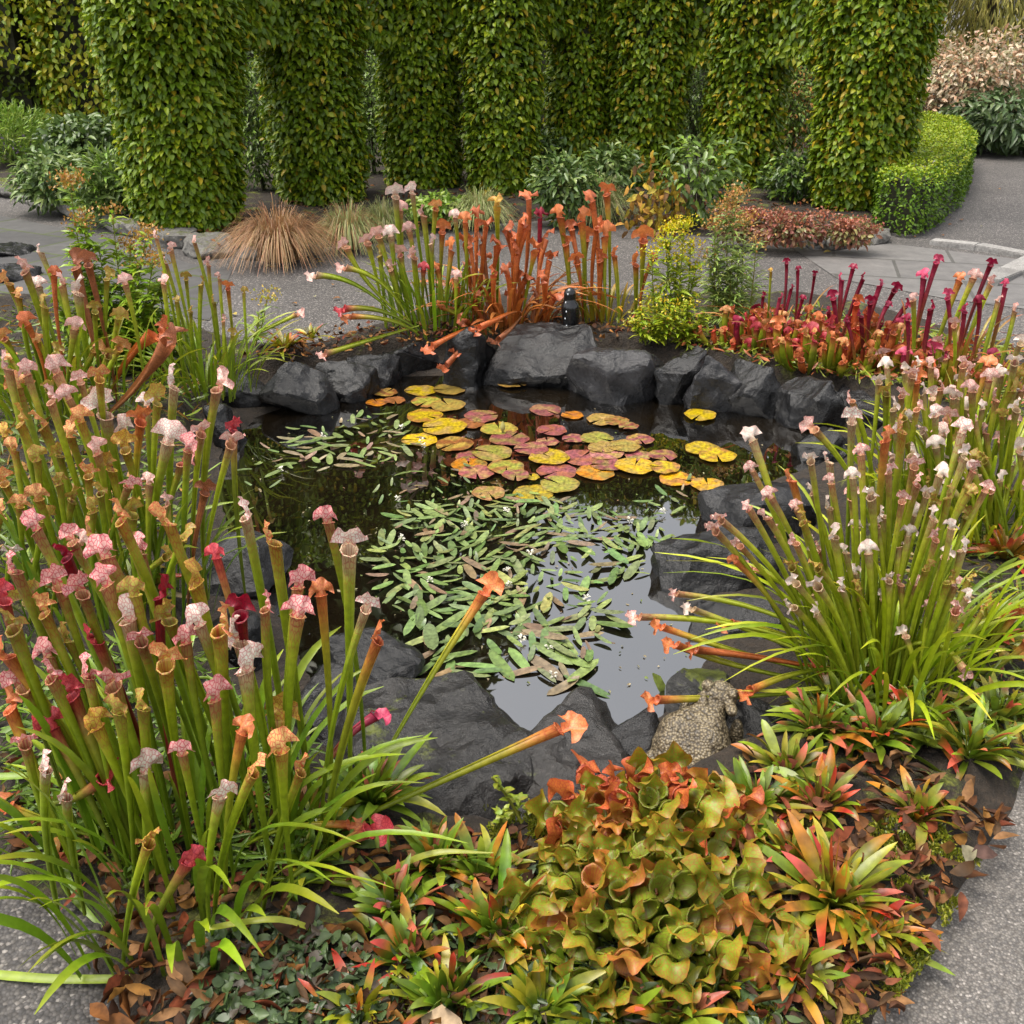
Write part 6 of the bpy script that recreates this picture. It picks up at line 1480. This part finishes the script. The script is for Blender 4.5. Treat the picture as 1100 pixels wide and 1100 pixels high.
litter('ground_cover', "small dark leaves beneath the rosettes at the near edge", 500, [(420, 960), (560, 930), (800, 960), (860, 1110), (420, 1110)], .045, AJ + [(.09, .13, .02)], .45, tilt=.5, mat=M_LEAF)
litter('ground_cover', "fine green undergrowth between pitcher stems beside the near corner", 900, [(0, 700), (200, 690), (330, 820), (330, 960), (0, 920)], .08, [(.07, .12, .015), (.1, .15, .02), (.05, .085, .012)], .2, tilt=.8, mat=M_LEAF)
litter('ground_cover', "green undergrowth beneath the white hooded pitchers", 900, [(860, 700), (960, 560), (1100, 560), (1110, 830), (960, 800), (860, 790)], .08, [(.1, .14, .02), (.15, .19, .025), (.2, .14, .03), (.07, .1, .015)], .2, tilt=.8, mat=M_LEAF)
litter('ground_cover', "green undergrowth below the narrow pitchers at the far path", 1300, [(-60, 330), (150, 335), (250, 385), (250, 420), (190, 470), (200, 560), (100, 640), (-60, 660)], .09, [(.1, .15, .02), (.15, .2, .03), (.07, .11, .015), (.3, .16, .05)], .2, tilt=.9, mat=M_LEAF)
litter('ground_cover', "low green and red growth along the far bank", 1700, [(640, 345), (860, 330), (1090, 375), (1100, 470), (990, 420), (900, 405), (700, 365)], .06, [(.14, .18, .02), (.2, .22, .03), (.36, .12, .05), (.1, .13, .02)], .3, tilt=.8, mat=M_LEAF)
def moss(label, n, poly):
    P = scatter_px(n, poly, BEDZ); k = vnoise(P[:, :2], 9, 2.0); P = P[k > -.12]; n = len(P); P[:, 2] += rng.uniform(0, .014, n)
    m = MB(); leaf_scatter(m, P, rng.normal(0, .8, (n, 3)) + np.array([0, 0, .5]), rng.normal(0, .5, (n, 3)) + np.array([0, 0, 1.]), .010 * rng.uniform(.5, 1.4, n), .005, np.array([(.10, .12, .012), (.16, .17, .02), (.07, .085, .012), (.22, .21, .035)])[rng.choice(4, n)])
    tag(m.build('moss', M_LEAF), label, kind='stuff')
moss("green moss on the bed soil along the concrete path", 9000, [(900, 890), (1000, 880), (1060, 915), (1030, 970), (1000, 1030), (960, 1080), (900, 1000), (960, 960)])
moss("green moss patch at the bottom near the concrete corner", 5000, [(740, 1040), (900, 1030), (950, 1075), (940, 1108), (740, 1108)])
moss("thin moss at the foot of the large slabs", 3500, [(500, 870), (600, 880), (680, 850), (640, 900), (520, 905)])
litter('floating_debris', "specks of floating leaf scraps and petals on the dark water", 130, [(250, 520), (300, 455), (420, 420), (700, 440), (860, 480), (760, 560), (740, 720), (660, 760), (420, 720), (330, 690)], .016, [(.3, .28, .15), (.4, .33, .2), (.2, .12, .06), (.14, .18, .05)], .6, z=WATER + .002, tilt=.05, keep_out=False)
# fallen leaves one can point to
def fallen(px, py, L, col, label, name='fallen_leaf', z=.012, group=None):
    p = G(px, py, z); a = rng.uniform(0, 2 * PI)
    m = MB(); leaf_scatter(m, p[None], np.array([[rnd.uniform(-.3, .3), rnd.uniform(-.3, .3), 1]]), np.array([[math.cos(a), math.sin(a), .05]]), np.array([L]), np.array([L * .6]), np.array([col]))
    tag(m.build(name, M_DEAD, None, p), label, 'fallen leaf', group)
fallen(1040, 908, .055, (.27, .24, .15), "pale buff fallen leaf on moss by the concrete edge", z=.06)
fallen(1042, 918, .06, (.09, .05, .04), "dark brown fallen leaf beside the pale buff one by the concrete edge", z=.06)
fallen(452, 1092, .10, (.50, .36, .22), "large pale tan dead leaf at the bottom below the rosettes", z=.08)
fallen(812, 1058, .03, (.5, .05, .1), "small crimson petal by the concrete edge", z=.06)
for k in range(46):
    x, y = rnd.choice([(rnd.uniform(250, 420), rnd.uniform(285, 345)), (rnd.uniform(985, 1095), rnd.uniform(170, 262)), (rnd.uniform(260, 420), rnd.uniform(278, 290)), (rnd.uniform(930, 1060), rnd.uniform(225, 262)), (rnd.uniform(700, 900), rnd.uniform(270, 300))])
    fallen(x, y, rnd.uniform(.03, .06), rnd.choice([(.42, .32, .08), (.36, .18, .06), (.4, .38, .2), (.25, .12, .05)]), "small fallen leaf lying on the dark gravel path", group='fallen leaves on the path')
